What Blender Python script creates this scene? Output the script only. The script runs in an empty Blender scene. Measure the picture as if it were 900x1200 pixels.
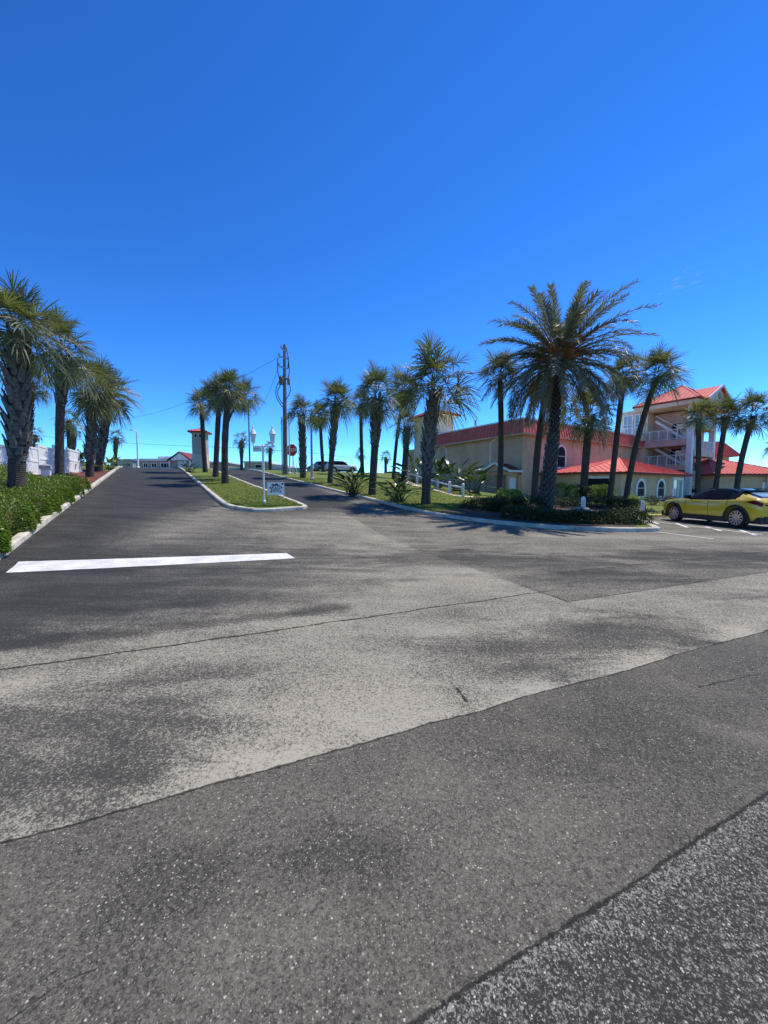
import bpy, bmesh, math, random
from mathutils import Vector, Matrix
R = math.radians
random.seed(7)
scene = bpy.context.scene
COL = scene.collection
# ------------------------------------------------------------------ camera model
CAM_H = 1.7
F = 433.0                      # focal length in units of a 900 x 1200 frame (13 mm wide lens)
PITCH = math.atan(28 / F)
SP, CP = math.sin(PITCH), math.cos(PITCH)
AX = (0.848, 0.530)            # across the drive
BX = (-0.530, 0.848)           # up the drive
def ray(px, py):
    u = (px - 450) / F; v = (600 - py) / F
    return (u, CP + v * SP, -SP + v * CP)
def P(px, py, Y):
    d = ray(px, py); t = Y / d[1]
    return Vector((d[0] * t, Y, CAM_H + d[2] * t))
def ab(x, y): return (AX[0]*x + AX[1]*y, BX[0]*x + BX[1]*y)
def xy(a, b): return (AX[0]*a + BX[0]*b, AX[1]*a + BX[1]*b)
def sstep(e0, e1, x):
    t = min(1, max(0, (x - e0) / (e1 - e0))); return t*t*(3 - 2*t)
def soft(x, k):
    if x < -k: return 0.0
    if x > k: return x
    return (x + k)**2 / (4*k)
def hb(b): return 0.1*soft(b - 9.9, 2.0) - 0.06*soft(b - 50, 2.5) - 0.04*soft(b - 88, 3)
def g(x, y):
    a, b = ab(x, y)
    w = 1 - 0.5*sstep(23, 31, a)*(1 - sstep(36, 46, b))
    return hb(b)*w + .45*sstep(4.4, 6.2, -a)*sstep(6, 14, b) if a < -4.4 else hb(b)*w
def hit(px, py, off=0.0):
    d = ray(px, py); y = 2.0
    while y < 140:
        t = y/d[1]; x = d[0]*t; z = CAM_H + d[2]*t
        if z <= g(x, y) + off: return Vector((x, y, g(x, y) + off))
        y += 0.02
    return None
def flat(px, py):
    d = ray(px, py); t = -CAM_H/d[2]
    return (d[0]*t, d[1]*t)
# ------------------------------------------------------------------ mesh helpers
class MB:
    def __init__(s): s.v = []; s.f = []; s.m = []; s.t = []
    def add(s, verts, faces, mi=0, tint=0.5):
        n = len(s.v); s.v += [tuple(p) for p in verts]
        s.f += [tuple(i + n for i in f) for f in faces]; s.m += [mi]*len(faces); s.t += [tint]*len(verts)
        return n
    def box(s, x0, x1, y0, y1, z0, z1, mi=0):
        s.add([(x0,y0,z0),(x1,y0,z0),(x1,y1,z0),(x0,y1,z0),(x0,y0,z1),(x1,y0,z1),(x1,y1,z1),(x0,y1,z1)],
              [(0,3,2,1),(4,5,6,7),(0,1,5,4),(1,2,6,5),(2,3,7,6),(3,0,4,7)], mi)
    def bar(s, p, q, w, h=None, mi=0, up=(0,0,1)):
        p = Vector(p); q = Vector(q); d = (q-p).normalized(); h = h or w
        u = Vector(up)
        if abs(d.dot(u)) > .95: u = Vector((1,0,0))
        sx = d.cross(u).normalized()*w/2; sy = sx.cross(d).normalized()*h/2
        vs = [p-sx-sy, p+sx-sy, p+sx+sy, p-sx+sy, q-sx-sy, q+sx-sy, q+sx+sy, q-sx+sy]
        s.add(vs, [(0,3,2,1),(4,5,6,7),(0,1,5,4),(1,2,6,5),(2,3,7,6),(3,0,4,7)], mi)
    def tube(s, pts, rad, n=8, cap=True, mi=0, tint=0.5):
        pts = [Vector(p) for p in pts]
        if not hasattr(rad, '__len__'): rad = [rad]*len(pts)
        base = len(s.v); vs = []
        ref = None
        for i, p in enumerate(pts):
            d = (pts[min(i+1, len(pts)-1)] - pts[max(i-1, 0)]).normalized()
            if ref is None:
                ref = Vector((1,0,0)) if abs(d.x) < .8 else Vector((0,1,0))
            sx = (ref - d*ref.dot(d)).normalized(); ref = sx; sy = d.cross(sx)
            for k in range(n):
                an = 2*math.pi*k/n
                vs.append(p + (sx*math.cos(an) + sy*math.sin(an))*rad[i])
        fs = []
        for i in range(len(pts)-1):
            for k in range(n):
                k2 = (k+1) % n
                fs.append((i*n+k, i*n+k2, (i+1)*n+k2, (i+1)*n+k))
        if cap:
            fs.append(tuple(reversed(range(n)))); fs.append(tuple(range((len(pts)-1)*n, len(pts)*n)))
        s.add(vs, fs, mi, tint)
    def lathe(s, prof, n=20, c=(0,0,0), mi=0):
        vs = []; fs = []
        for r, z in prof:
            for k in range(n):
                an = 2*math.pi*k/n; vs.append((c[0]+r*math.cos(an), c[1]+r*math.sin(an), c[2]+z))
        for i in range(len(prof)-1):
            for k in range(n):
                k2 = (k+1) % n; fs.append((i*n+k, i*n+k2, (i+1)*n+k2, (i+1)*n+k))
        fs.append(tuple(reversed(range(n)))); fs.append(tuple(range((len(prof)-1)*n, len(prof)*n)))
        s.add(vs, fs, mi)
    def poly(s, pts, mi=0): s.add(pts, [tuple(range(len(pts)))], mi)
    def build(s, name, mats, parent=None, smooth=False, tint=False):
        me = bpy.data.meshes.new(name); me.from_pydata(s.v, [], s.f)
        if not isinstance(mats, (list, tuple)): mats = [mats]
        for m in mats: me.materials.append(m)
        if len(mats) > 1: me.polygons.foreach_set('material_index', s.m)
        if smooth: me.polygons.foreach_set('use_smooth', [True]*len(me.polygons))
        if tint:
            at = me.attributes.new('tint', 'FLOAT', 'POINT'); at.data.foreach_set('value', s.t)
        me.update(); o = bpy.data.objects.new(name, me); COL.objects.link(o)
        if parent: o.parent = parent
        return o
def fixn(o):
    bm = bmesh.new(); bm.from_mesh(o.data); bmesh.ops.recalc_face_normals(bm, faces=bm.faces); bm.to_mesh(o.data); bm.free(); return o
def bev(o, w, seg=2, ang=35):
    m = o.modifiers.new('bevel', 'BEVEL'); m.width = w; m.segments = seg; m.limit_method = 'ANGLE'; m.angle_limit = R(ang); return o
def thing(name, label, cat, loc=(0,0,0), rz=0, group=None):
    o = bpy.data.objects.new(name, None); COL.objects.link(o); o.location = loc; o.rotation_euler = (0,0,rz)
    o.empty_display_size = .3
    return tag(o, label, cat, group)
def tag(o, label, cat, group=None, kind=None):
    o['label'] = label; o['category'] = cat
    if group: o['group'] = group
    if kind: o['kind'] = kind
    return o
def struct(o): o['kind'] = 'structure'; return o
# ------------------------------------------------------------------ node helpers
class NT:
    def __init__(s, name, ground=False):
        s.mat = bpy.data.materials.new(name); s.mat.use_nodes = True
        s.nt = s.mat.node_tree; s.n = s.nt.nodes; s.l = s.nt.links
        s.n.clear(); s.out = s.n.new('ShaderNodeOutputMaterial'); s.bs = s.n.new('ShaderNodeBsdfPrincipled')
        s.l.new(s.bs.outputs[0], s.out.inputs[0])
        if ground: s.pos = s.n.new('ShaderNodeNewGeometry').outputs['Position']
        else: s.pos = s.n.new('ShaderNodeTexCoord').outputs['Object']
    def put(s, sock, v):
        if v is None: return
        if hasattr(v, 'links') or isinstance(v, bpy.types.NodeSocket): s.l.new(v, sock)
        else: sock.default_value = v
    def math(s, op, a, b=None, c=None, clamp=False):
        n = s.n.new('ShaderNodeMath'); n.operation = op; n.use_clamp = clamp
        s.put(n.inputs[0], a); s.put(n.inputs[1], b)
        if c is not None: s.put(n.inputs[2], c)
        return n.outputs[0]
    def vec(s, op, a, b=None):
        n = s.n.new('ShaderNodeVectorMath'); n.operation = op; s.put(n.inputs[0], a); s.put(n.inputs[1], b)
        return n.outputs['Value'] if op in ('DOT_PRODUCT', 'LENGTH', 'DISTANCE') else n.outputs['Vector']
    def scale(s, v, k): 
        return s.vec('MULTIPLY', v, k if isinstance(k, (tuple, list)) else (k,k,k))
    def noise(s, sc, det=4, rough=.55, vec=None, dist=0):
        n = s.n.new('ShaderNodeTexNoise'); n.inputs['Scale'].default_value = sc; n.inputs['Detail'].default_value = det
        n.inputs['Roughness'].default_value = rough; n.inputs['Distortion'].default_value = dist
        s.l.new(vec or s.pos, n.inputs['Vector']); return n.outputs['Fac']
    def voro(s, sc, vec=None, feature='F1'):
        n = s.n.new('ShaderNodeTexVoronoi'); n.feature = feature; n.inputs['Scale'].default_value = sc
        s.l.new(vec or s.pos, n.inputs['Vector']); return n
    def ramp(s, fac, e0, e1, smooth=True):
        n = s.n.new('ShaderNodeMapRange'); n.interpolation_type = 'SMOOTHSTEP' if smooth else 'LINEAR'
        s.put(n.inputs[0], fac); n.inputs[1].default_value = e0; n.inputs[2].default_value = e1
        return n.outputs[0]
    def lin(s, fac, a0, a1, b0, b1):
        n = s.n.new('ShaderNodeMapRange'); s.put(n.inputs[0], fac)
        for i, v in enumerate((a0, a1, b0, b1)): n.inputs[1+i].default_value = v
        return n.outputs[0]
    def mix(s, fac, a, b, blend='MIX'):
        n = s.n.new('ShaderNodeMix'); n.data_type = 'RGBA'; n.blend_type = blend
        s.put(n.inputs[0], fac)
        for sock, v in ((n.inputs[6], a), (n.inputs[7], b)):
            if isinstance(v, (tuple, list)): sock.default_value = (*v[:3], 1)
            else: s.put(sock, v)
        return n.outputs[2]
    def bump(s, h, strength=.3, dist=.01):
        n = s.n.new('ShaderNodeBump'); n.inputs['Strength'].default_value = strength; n.inputs['Distance'].default_value = dist
        s.l.new(h, n.inputs['Height']); s.l.new(n.outputs[0], s.bs.inputs['Normal']); return n
    def col(s, v): 
        if isinstance(v, (tuple, list)): s.bs.inputs['Base Color'].default_value = (*v[:3], 1)
        else: s.l.new(v, s.bs.inputs['Base Color'])
    def set(s, **k):
        for kk, v in k.items(): s.put(s.bs.inputs[kk.replace('_', ' ')], v)
def simple(name, c, c2=None, sc=3.0, rough=.7, metal=0, bump=0, bsc=40, spec=.5, streak=False, coat=0):
    m = NT(name); c2 = c2 or tuple(x*.75 for x in c)
    vec = m.scale(m.pos, (1,1,.25)) if streak else None
    f = m.ramp(m.noise(sc, 6, .65, vec), .35, .68)
    m.col(m.mix(f, c, c2)); m.set(Roughness=rough, Metallic=metal)
    m.bs.inputs['Specular IOR Level'].default_value = spec
    m.bs.inputs['Coat Weight'].default_value = coat
    if bump: m.bump(m.noise(bsc, 4), bump, .02)
    return m.mat
# ------------------------------------------------------------------ materials
M = {}
def asphalt():
    m = NT('asphalt', True); pos = m.vec('MULTIPLY', m.pos, (1,1,0))
    def sd(pa, pb, wob=None):
        (x0,y0),(x1,y1) = pa, pb
        dx, dy = x1-x0, y1-y0; L = math.hypot(dx, dy); nx, ny = dy/L, -dx/L   # right of travel
        d = m.math('SUBTRACT', m.vec('DOT_PRODUCT', pos, (nx,ny,0)), nx*x0+ny*y0)
        t = m.math('DIVIDE', m.math('SUBTRACT', m.vec('DOT_PRODUCT', pos, (dx/L,dy/L,0)), (dx*x0+dy*y0)/L), L)
        if wob is not None: d = m.math('ADD', d, wob)
        return d, t
    def blob(px, py, qx, qy, w, wobk=.5):
        # soft capsule-shaped patch along a ground segment, w metres half width
        pa, pb = flat(px,py), flat(qx,qy)
        d, t = sd(pa, pb); L = math.hypot(pb[0]-pa[0], pb[1]-pa[1])
        tc = m.math('MULTIPLY', m.math('SUBTRACT', t, m.math('MINIMUM', m.math('MAXIMUM', t, 0.0), 1.0)), L)
        r = m.math('SQRT', m.math('ADD', m.math('MULTIPLY', d, d), m.math('MULTIPLY', tc, tc)))
        r = m.math('ADD', r, m.math('MULTIPLY', m.math('ADD', m.math('SUBTRACT', nz1, .5), m.math('SUBTRACT', strk, .5)), wobk*w*2.4))
        return m.ramp(m.math('DIVIDE', r, w), 1.7, .0)
    nz1 = m.noise(1.3, 6, .62, pos); nz2 = m.noise(.35, 5, .6, pos); nz3 = m.noise(7, 5, .7, pos)
    fine = m.noise(38, 6, .8, pos); micro = m.noise(150, 3, .75, pos); mid = m.noise(17, 4, .7, pos)
    # tyre-wear streaks : noise drawn out along the direction of traffic
    mp = m.n.new('ShaderNodeMapping'); mp.inputs['Rotation'].default_value = (0,0,R(-24)); mp.inputs['Scale'].default_value = (.28,1.25,1); m.l.new(pos, mp.inputs['Vector'])
    strk = m.noise(1.5, 6, .65, mp.outputs[0], .6)
    wob = m.math('ADD', m.math('MULTIPLY', m.math('SUBTRACT', m.noise(1.1, 3, .6, pos), .5), .09),
                 m.math('MULTIPLY', m.math('SUBTRACT', m.noise(16, 4, .7, pos), .5), .03))
    d1, t1 = sd(flat(-40,1001), flat(900,738), wob)       # seam light band / foreground patch
    d2, t2 = sd(flat(485,1200), flat(900,930), m.math('ADD', m.math('MULTIPLY', wob, .55), m.math('MULTIPLY', m.math('SUBTRACT', m.noise(42, 4, .8, pos), .5), .035)))
    d3, t3 = sd(flat(0,785), flat(640,693), m.math('MULTIPLY', wob, 1.6))
    d4, t4 = sd(flat(668,705), flat(960,661), m.math('MULTIPLY', wob, .5))
    d5, t5 = sd(flat(610,686), flat(668,706), m.math('MULTIPLY', wob, .7))
    d6, t6 = sd(flat(655,671), flat(960,640), m.math('MULTIPLY', wob, .5))
    near1 = m.ramp(d1, -.010, .010); near2 = m.ramp(d2, -.008, .008)
    a_ = m.vec('DOT_PRODUCT', pos, (AX[0],AX[1],0)); b_ = m.vec('DOT_PRODUCT', pos, (BX[0],BX[1],0))
    def S(x, k): return m.math('MULTIPLY', x, k)
    def C(x): return m.math('SUBTRACT', x, .5)
    def mx(*a):
        o = a[0]
        for q in a[1:]: o = m.math('MAXIMUM', o, q)
        return o
    # --- how much bare stone shows through the binder (0 fresh seal, 1 bare)
    cov = m.math('ADD', .63, m.math('ADD', S(C(strk), 1.1), m.math('ADD', S(C(nz1), .55), S(C(nz2), .5))))
    dark = mx(S(blob(-260,930,130,880,.80,1.0), .45), S(blob(560,770,790,742,.60,1.0), .45), S(blob(150,800,270,782,.30,1.0), .36), S(blob(-30,760,400,712,.16,.5), .62),
              S(blob(470,652,690,666,1.2,1.0), .42), S(blob(760,652,1000,652,1.0,.8), .42), S(blob(330,655,470,650,1.1,.9), .30), S(blob(790,690,900,700,.5,.9), .2))
    lite = mx(S(blob(640,628,1000,633,.8,.8), .22), S(blob(360,690,560,672,1.0,.9), .22), S(blob(100,745,330,718,.14,.7), .35), S(blob(20,800,300,770,.2,.7), .25), S(blob(330,870,520,790,.5,.9), .2))
    rt = m.math('MULTIPLY', m.ramp(d4, .02, -.02), m.ramp(d5, .04, -.04))
    rt2 = m.math('MULTIPLY', rt, m.ramp(d6, -.03, .03))
    cov = m.math('SUBTRACT', m.math('ADD', cov, lite), m.math('ADD', dark, m.math('ADD', S(rt, .22), S(rt2, .10))))
    # sealcoat : up the drive and across its left mouth
    up = m.math('MULTIPLY', m.ramp(m.math('ADD', b_, S(C(nz1), 3.0)), 13.0, 18.5), m.ramp(a_, 12, 11.0))
    left = m.math('MULTIPLY', m.ramp(m.math('ADD', d3, m.math('ADD', S(C(nz1), 1.0), S(C(strk), .8))), .0, -1.7), m.ramp(m.math('ADD', a_, m.math('ADD', S(C(nz1), 3.0), S(C(strk), 3.0))), 6.6, -2.2))
    sealm = mx(up, left)
    wear = mx(S(blob(190,640,275,612,1.3,1.0), .52), S(blob(335,586,600,650,.85,.7), .62), S(blob(410,598,470,603,.5,.7), .4), S(blob(150,585,178,565,.5,.8), .10))
    wear = m.math('MULTIPLY', wear, m.lin(strk, .3, .7, .5, 1.25))
    sealcov = m.math('ADD', m.math('ADD', -.10, S(C(strk), .35)), wear)
    mixk = m.ramp(sealm, .0, 1.0, False)
    cov = m.math('ADD', m.math('MULTIPLY', cov, m.math('SUBTRACT', 1.0, mixk)), m.math('MULTIPLY', sealcov, mixk))
    rim = m.math('MULTIPLY', m.ramp(d1, -.40, -.02), m.ramp(nz1, .38, .6))
    cov = m.math('ADD', cov, S(rim, .4))
    # granular threshold
    wv_ = m.n.new('ShaderNodeTexNoise'); wv_.inputs['Scale'].default_value = 60; wv_.inputs['Detail'].default_value = 2; m.l.new(pos, wv_.inputs['Vector'])
    wpos = m.vec('ADD', pos, m.scale(m.vec('SUBTRACT', wv_.outputs['Color'], (.5,.5,.5)), (.016,.016,0)))
    def cell(sc):
        v = m.voro(sc, wpos); c_ = m.n.new('ShaderNodeSeparateColor'); m.l.new(v.outputs['Color'], c_.inputs[0])
        return c_.outputs[0], v.outputs['Distance'], c_.outputs[1]
    va, da, ra = cell(58); vb, db, rb_ = cell(118)
    edge = m.math('ADD', S(m.ramp(da, .62, .25), .5), S(m.ramp(db, .62, .25), .5))
    vd, dd_, rd_ = cell(210)
    G = m.math('ADD', m.math('ADD', S(C(va), .52), S(C(vb), .85)), m.math('ADD', S(C(fine), .75), S(C(vd), .50)))
    G = m.math('ADD', G, m.math('ADD', S(C(micro), .5), S(C(edge), .30)))
    show = m.ramp(m.math('ADD', cov, m.math('MULTIPLY', G, m.math('SUBTRACT', 1.0, S(mixk, .25)))), .08, .96)
    soft_ = m.ramp(cov, -.1, 1.15, False)
    show = m.math('ADD', S(show, .78), S(soft_, .22))
    bare = m.mix(m.ramp(nz2, .35, .65), (.385,.350,.285), (.338,.313,.265))
    bare = m.mix(S(m.ramp(nz3, .45, .7), .35), bare, (.36,.34,.30))
    binder = m.mix(mixk, (.050,.049,.047), m.mix(m.ramp(strk, .3, .7), (.030,.0305,.0315), (.048,.048,.049)))
    col = m.mix(show, binder, bare)
    # foreground patch and lower right patch : own binder and stones
    Gf = m.math('ADD', m.math('ADD', S(C(vb), .62), S(C(vd), .62)), m.math('ADD', S(C(micro), .9), m.math('ADD', S(C(va), .34), S(C(fine), .35))))
    gcov = m.math('ADD', m.math('ADD', .47, m.math('ADD', S(C(strk), .45), m.math('ADD', S(C(nz1), .40), S(C(nz2), .4)))), Gf)
    fdark = mx(S(blob(170,1035,225,1025,.16,1.0), .30), S(blob(385,990,440,1000,.16,1.0), .26), S(blob(640,850,960,790,.6,.9), .22), S(blob(780,960,900,880,.4,.9), .12))
    flite = mx(S(blob(260,1115,370,1088,.14,1.0), .25), S(blob(480,930,560,900,.2,1.0), .16), S(blob(560,1010,640,960,.25,1.0), .14), S(blob(830,850,910,872,.10,1.0), .3), S(blob(790,800,800,806,.10,1.0), .2))
    gcov = m.math('ADD', gcov, m.math('SUBTRACT', flite, fdark))
    fg = m.mix(m.ramp(gcov, -.40, 1.45), (.036,.0345,.032), (.190,.177,.153))
    fg = m.mix(S(m.ramp(nz1, .5, .7), .22), fg, (.165,.145,.115))
    Gb = m.math('ADD', m.math('ADD', S(C(vb), .85), S(C(vd), .75)), m.math('ADD', S(C(va), .28), S(C(micro), .8)))
    bcov = m.math('ADD', m.math('ADD', m.math('ADD', .17, S(m.ramp(d2, .16, .0), .25)), S(C(nz1), .45)), Gb)
    br = m.mix(m.ramp(bcov, .10, 1.15), (.038,.037,.037), (.31,.298,.278))
    col = m.mix(near1, col, fg); col = m.mix(near2, col, br)
    # --- embedded aggregate
    def stones(sc, thr, size=.42):
        v = m.voro(sc, pos); rnd = m.n.new('ShaderNodeSeparateColor'); m.l.new(v.outputs['Color'], rnd.inputs[0])
        r = m.lin(rnd.outputs[0], thr, 1.0, 0.02, size)
        shape = m.math('ADD', v.outputs['Distance'], S(C(m.noise(sc*2.2, 3, .7, pos)), .8))
        return m.ramp(m.math('SUBTRACT', r, shape), -.01, .07), rnd.outputs[1]
    s1, c1 = stones(54, .94, .38); s2, c2 = stones(92, .78, .47); s3, c3 = stones(140, .66, .5)
    dens = m.math('ADD', m.math('MULTIPLY', near1, .95), m.math('MULTIPLY', near2, .36))
    dens = m.math('MULTIPLY', m.math('MAXIMUM', dens, .10), m.lin(nz3, .3, .7, .5, 1.2))
    notseal = m.math('SUBTRACT', 1.0, S(mixk, .8))
    notseal = m.math('MAXIMUM', notseal, near1)
    def lay(col, msk, c, lo, hi, k=1.0):
        return m.mix(m.math('MULTIPLY', m.math('MULTIPLY', msk, dens), S(notseal, k)), col, m.mix(m.ramp(c, .15, .8), lo, hi))
    col = lay(col, s3, c3, (.12,.115,.105), (.38,.36,.32), .9)
    col = lay(col, s2, c2, (.15,.14,.125), (.50,.475,.42))
    col = lay(col, s1, c1, (.20,.186,.16), (.47,.44,.38))
    # pits between the stones
    pit = m.lin(m.ramp(fine, .34, .5), 0, 1, .55, 1.0)
    pit = m.math('ADD', 1.0, m.math('MULTIPLY', m.math('SUBTRACT', pit, 1.0), S(notseal, .9)))
    gcol = m.n.new('ShaderNodeCombineColor')
    for i in range(3): m.l.new(pit, gcol.inputs[i])
    col = m.mix(1.0, col, gcol.outputs[0], 'MULTIPLY')
    # --- cracks
    def crack(d, t, w, t0=-.5, t1=1.5, k=1.0):
        wv = m.math('MULTIPLY', m.lin(m.noise(9, 4, .8, pos), .3, .7, .1, 2.0), w)
        c = m.ramp(m.math('DIVIDE', m.math('ABSOLUTE', d), m.math('MAXIMUM', wv, .0004)), 1.5, .4)
        c = m.math('MULTIPLY', c, m.math('MULTIPLY', m.ramp(t, t0-.04, t0+.02), m.ramp(t, t1+.04, t1-.02)))
        return m.math('MULTIPLY', c, k)
    cr = crack(d1, t1, .007, k=.85)
    for c in (crack(d2, t2, .0065, k=.85), crack(d3, t3, .017, -.1, 1.0, .9), crack(d4, t4, .013, 0, 1.2, .6), crack(d5, t5, .018, 0, 1.0, .7), crack(d6, t6, .022, 0, 1.2, .6)):
        cr = m.math('MAXIMUM', cr, c)
    big = m.math('MULTIPLY', m.math('SUBTRACT', m.noise(5, 4, .7, pos), .5), .22)
    for pa, pb, w, k in (((8,1196),(60,1160),.003,.8),((60,1160),(112,1136),.0022,.7),((820,806),(862,796),.006,.8),((862,796),(905,786),.004,.6),
                         ((536,806),(549,822),.016,.9),((640,705),(730,722),.006,.5),((700,735),(890,700),.006,.35),((460,742),(480,760),.005,.4),((760,712),(900,760),.004,.3)):
        d, t = sd(flat(*pa), flat(*pb), m.math('MULTIPLY', big, .25 if pa[1] > 1000 else .6))
        cr = m.math('MAXIMUM', cr, crack(d, t, w, 0, 1, k))
    col = m.mix(cr, col, (.016,.015,.014))
    m.col(m.mix(1.0, col, (1.05,1.022,.915), 'MULTIPLY'))
    m.set(Roughness=m.lin(mixk, 0, 1, .92, .78))
    m.bs.inputs['Specular IOR Level'].default_value = .14
    h = m.math('ADD', m.math('MULTIPLY', fine, .6), m.math('ADD', m.math('MULTIPLY', micro, .35), m.math('MULTIPLY', m.math('MAXIMUM', s1, s2), m.math('MULTIPLY', dens, .25))))
    h = m.math('SUBTRACT', h, m.math('MULTIPLY', cr, 2.0))
    m.bump(h, .55, .008)
    return m.mat
M['asphalt'] = asphalt()
def grassm(name, c1, c2, c3):
    m = NT(name, True)
    n1 = m.noise(.8, 5, .6); n2 = m.noise(14, 5, .7); n3 = m.noise(60, 3, .8)
    c = m.mix(m.ramp(n1, .35, .65), c1, c2)
    c = m.mix(m.math('MULTIPLY', m.ramp(n2, .5, .75), .6), c, c3)
    c = m.mix(m.math('MULTIPLY', m.ramp(n3, .55, .4), .65), c, (.03,.05,.012))
    m.col(c); m.set(Roughness=.9); m.bs.inputs['Specular IOR Level'].default_value = .2
    m.bump(m.math('ADD', n3, n2), .8, .05); return m.mat
M['lawn'] = grassm('lawn_grass', (.145,.205,.026), (.205,.230,.045), (.26,.22,.08))
M['dirt'] = simple('sandy_soil', (.30,.25,.17), (.16,.13,.08), 1.2, .95, bump=.4)
M['kerb'] = simple('kerb_concrete', (.62,.56,.45), (.36,.32,.25), 2.6, .85, bump=.25, bsc=60)
M['kerb_yellow'] = simple('yellow_kerb_paint', (.75,.52,.04), (.6,.42,.05), 3, .6)
def mulchm(name, c1, c2):
    m = NT(name, True); v = m.voro(28); s = m.n.new('ShaderNodeSeparateColor'); m.l.new(v.outputs['Color'], s.inputs[0])
    c = m.mix(s.outputs[0], c1, c2); c = m.mix(m.ramp(m.noise(3, 5), .4, .7), c, tuple(x*.6 for x in c1))
    m.col(c); m.set(Roughness=.95); m.bump(v.outputs['Distance'], .9, .04); return m.mat
M['mulch'] = mulchm('red_mulch', (.23,.062,.036), (.12,.036,.022))
M['mulch_dark'] = mulchm('brown_mulch', (.12,.075,.045), (.06,.04,.025))
def paintm(name, c):
    m = NT(name, True); f = m.math('MULTIPLY', m.ramp(m.noise(34, 6, .85), .50, .66), m.lin(m.ramp(m.noise(1.6, 5, .7), .40, .68), 0, 1, .12, .95))
    m.col(m.mix(f, m.mix(m.ramp(m.noise(2.4, 6, .75), .35, .7), c, tuple(x*.70 for x in c)), (.12,.12,.12))); m.set(Roughness=.75); m.bump(m.noise(90, 3), .4, .006); return m.mat
M['paint'] = paintm('white_road_paint', (.76,.745,.70))
def leafm(name, dark, light, dry, transl=.25, rough=.42):
    m = NT(name); at = m.n.new('ShaderNodeAttribute'); at.attribute_name = 'tint'
    geo = m.n.new('ShaderNodeNewGeometry'); rnd = geo.outputs['Random Per Island']
    f = m.math('ADD', m.math('MULTIPLY', at.outputs['Fac'], .6), m.math('MULTIPLY', rnd, .4))
    c = m.mix(m.ramp(f, .1, .8), dark, light)
    c = m.mix(m.ramp(at.outputs['Fac'], .82, .98), c, dry)
    m.col(c); m.set(Roughness=rough); m.bs.inputs['Specular IOR Level'].default_value = .32
    tr = m.n.new('ShaderNodeBsdfTranslucent'); m.l.new(m.mix(1.0, c, (1.5,1.7,.7), 'MULTIPLY'), tr.inputs[0])
    mx = m.n.new('ShaderNodeMixShader'); mx.inputs[0].default_value = transl
    m.l.new(m.bs.outputs[0], mx.inputs[1]); m.l.new(tr.outputs[0], mx.inputs[2]); m.l.new(mx.outputs[0], m.out.inputs[0])
    return m.mat
M['sabal'] = leafm('sabal_leaf', (.062,.074,.028), (.225,.220,.112), (.36,.27,.14), .24, .46)
M['date'] = leafm('date_palm_leaf', (.075,.078,.046), (.235,.215,.145), (.30,.20,.10), .20, .5)
M['date_fruit'] = simple('orange_fruit_stalk', (.52,.22,.05), (.34,.13,.035), 9, .8)
M['hedge'] = leafm('hedge_leaf', (.055,.105,.010), (.20,.28,.035), (.28,.33,.08), .22, .32)
M['juniper'] = leafm('dark_shrub_leaf', (.018,.030,.011), (.065,.088,.028), (.13,.105,.06), .15, .5)
M['shrubg'] = leafm('bright_shrub_leaf', (.060,.115,.012), (.18,.25,.03), (.35,.38,.12), .25, .4)
M['paddle'] = leafm('paddle_leaf', (.020,.040,.012), (.085,.125,.035), (.34,.32,.12), .25, .3)
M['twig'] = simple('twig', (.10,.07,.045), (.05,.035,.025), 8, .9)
def trunkm(name, c1, c2, ring=14):
    m = NT(name); w = m.n.new('ShaderNodeTexWave'); w.bands_direction = 'Z'; w.inputs['Scale'].default_value = ring*.3; w.inputs['Distortion'].default_value = 7.0; w.inputs['Detail'].default_value = 3
    m.l.new(m.pos, w.inputs['Vector'])
    vec = m.scale(m.pos, (1,1,.3)); n = m.noise(9, 6, .7, vec)
    c = m.mix(m.ramp(n, .3, .7), c1, c2); c = m.mix(m.math('MULTIPLY', w.outputs['Fac'], .22), c, tuple(x*.45 for x in c2))
    m.col(c); m.set(Roughness=.95); m.bs.inputs['Specular IOR Level'].default_value = .2
    m.bump(m.math('ADD', n, m.math('MULTIPLY', w.outputs['Fac'], .4)), .7, .04); return m.mat
M['trunk'] = trunkm('palm_bark', (.118,.098,.080), (.058,.047,.038))
M['trunk_date'] = trunkm('date_palm_bark', (.065,.056,.048), (.028,.024,.020), 22)
M['boot'] = simple('leaf_boot', (.185,.165,.138), (.070,.058,.047), 9, .95, bump=.4)
M['boot_dark'] = simple('dark_leaf_boot', (.12,.108,.093), (.042,.037,.031), 9, .95, bump=.4)
def stucco(name, c): return simple(name, c, tuple(x*.78 for x in c), .55, .93, bump=.35, bsc=70, spec=.2)
M['tan'] = stucco('tan_stucco', (.66,.46,.30)); M['pink'] = stucco('pink_stucco', (.66,.43,.35)); M['cream'] = stucco('cream_stucco', (.76,.62,.44))
M['white'] = simple('white_paint', (.80,.79,.76), (.70,.69,.66), 1.5, .55)
M['whitevinyl'] = simple('white_vinyl', (.90,.885,.85), (.84,.825,.79), .8, .5)
def roofm(name, c, ribs=3.2):
    m = NT(name); n = m.noise(.6, 5, .6); c0 = m.mix(m.ramp(n, .3, .7), c, tuple(x*.82 for x in c))
    c0 = m.mix(m.math('MULTIPLY', m.ramp(m.noise(6, 5, .7, m.scale(m.pos, (1,1,.3))), .5, .8), .3), c0, tuple(x*.55 for x in c))
    m.col(c0); m.set(Roughness=.72); m.bs.inputs['Specular IOR Level'].default_value = .22; m.bump(n, .1, .02); return m.mat
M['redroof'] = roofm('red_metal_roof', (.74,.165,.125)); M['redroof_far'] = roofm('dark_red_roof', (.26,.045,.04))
M['flatroof'] = simple('white_flat_roof', (.72,.72,.70), None, .6, .8)
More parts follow.
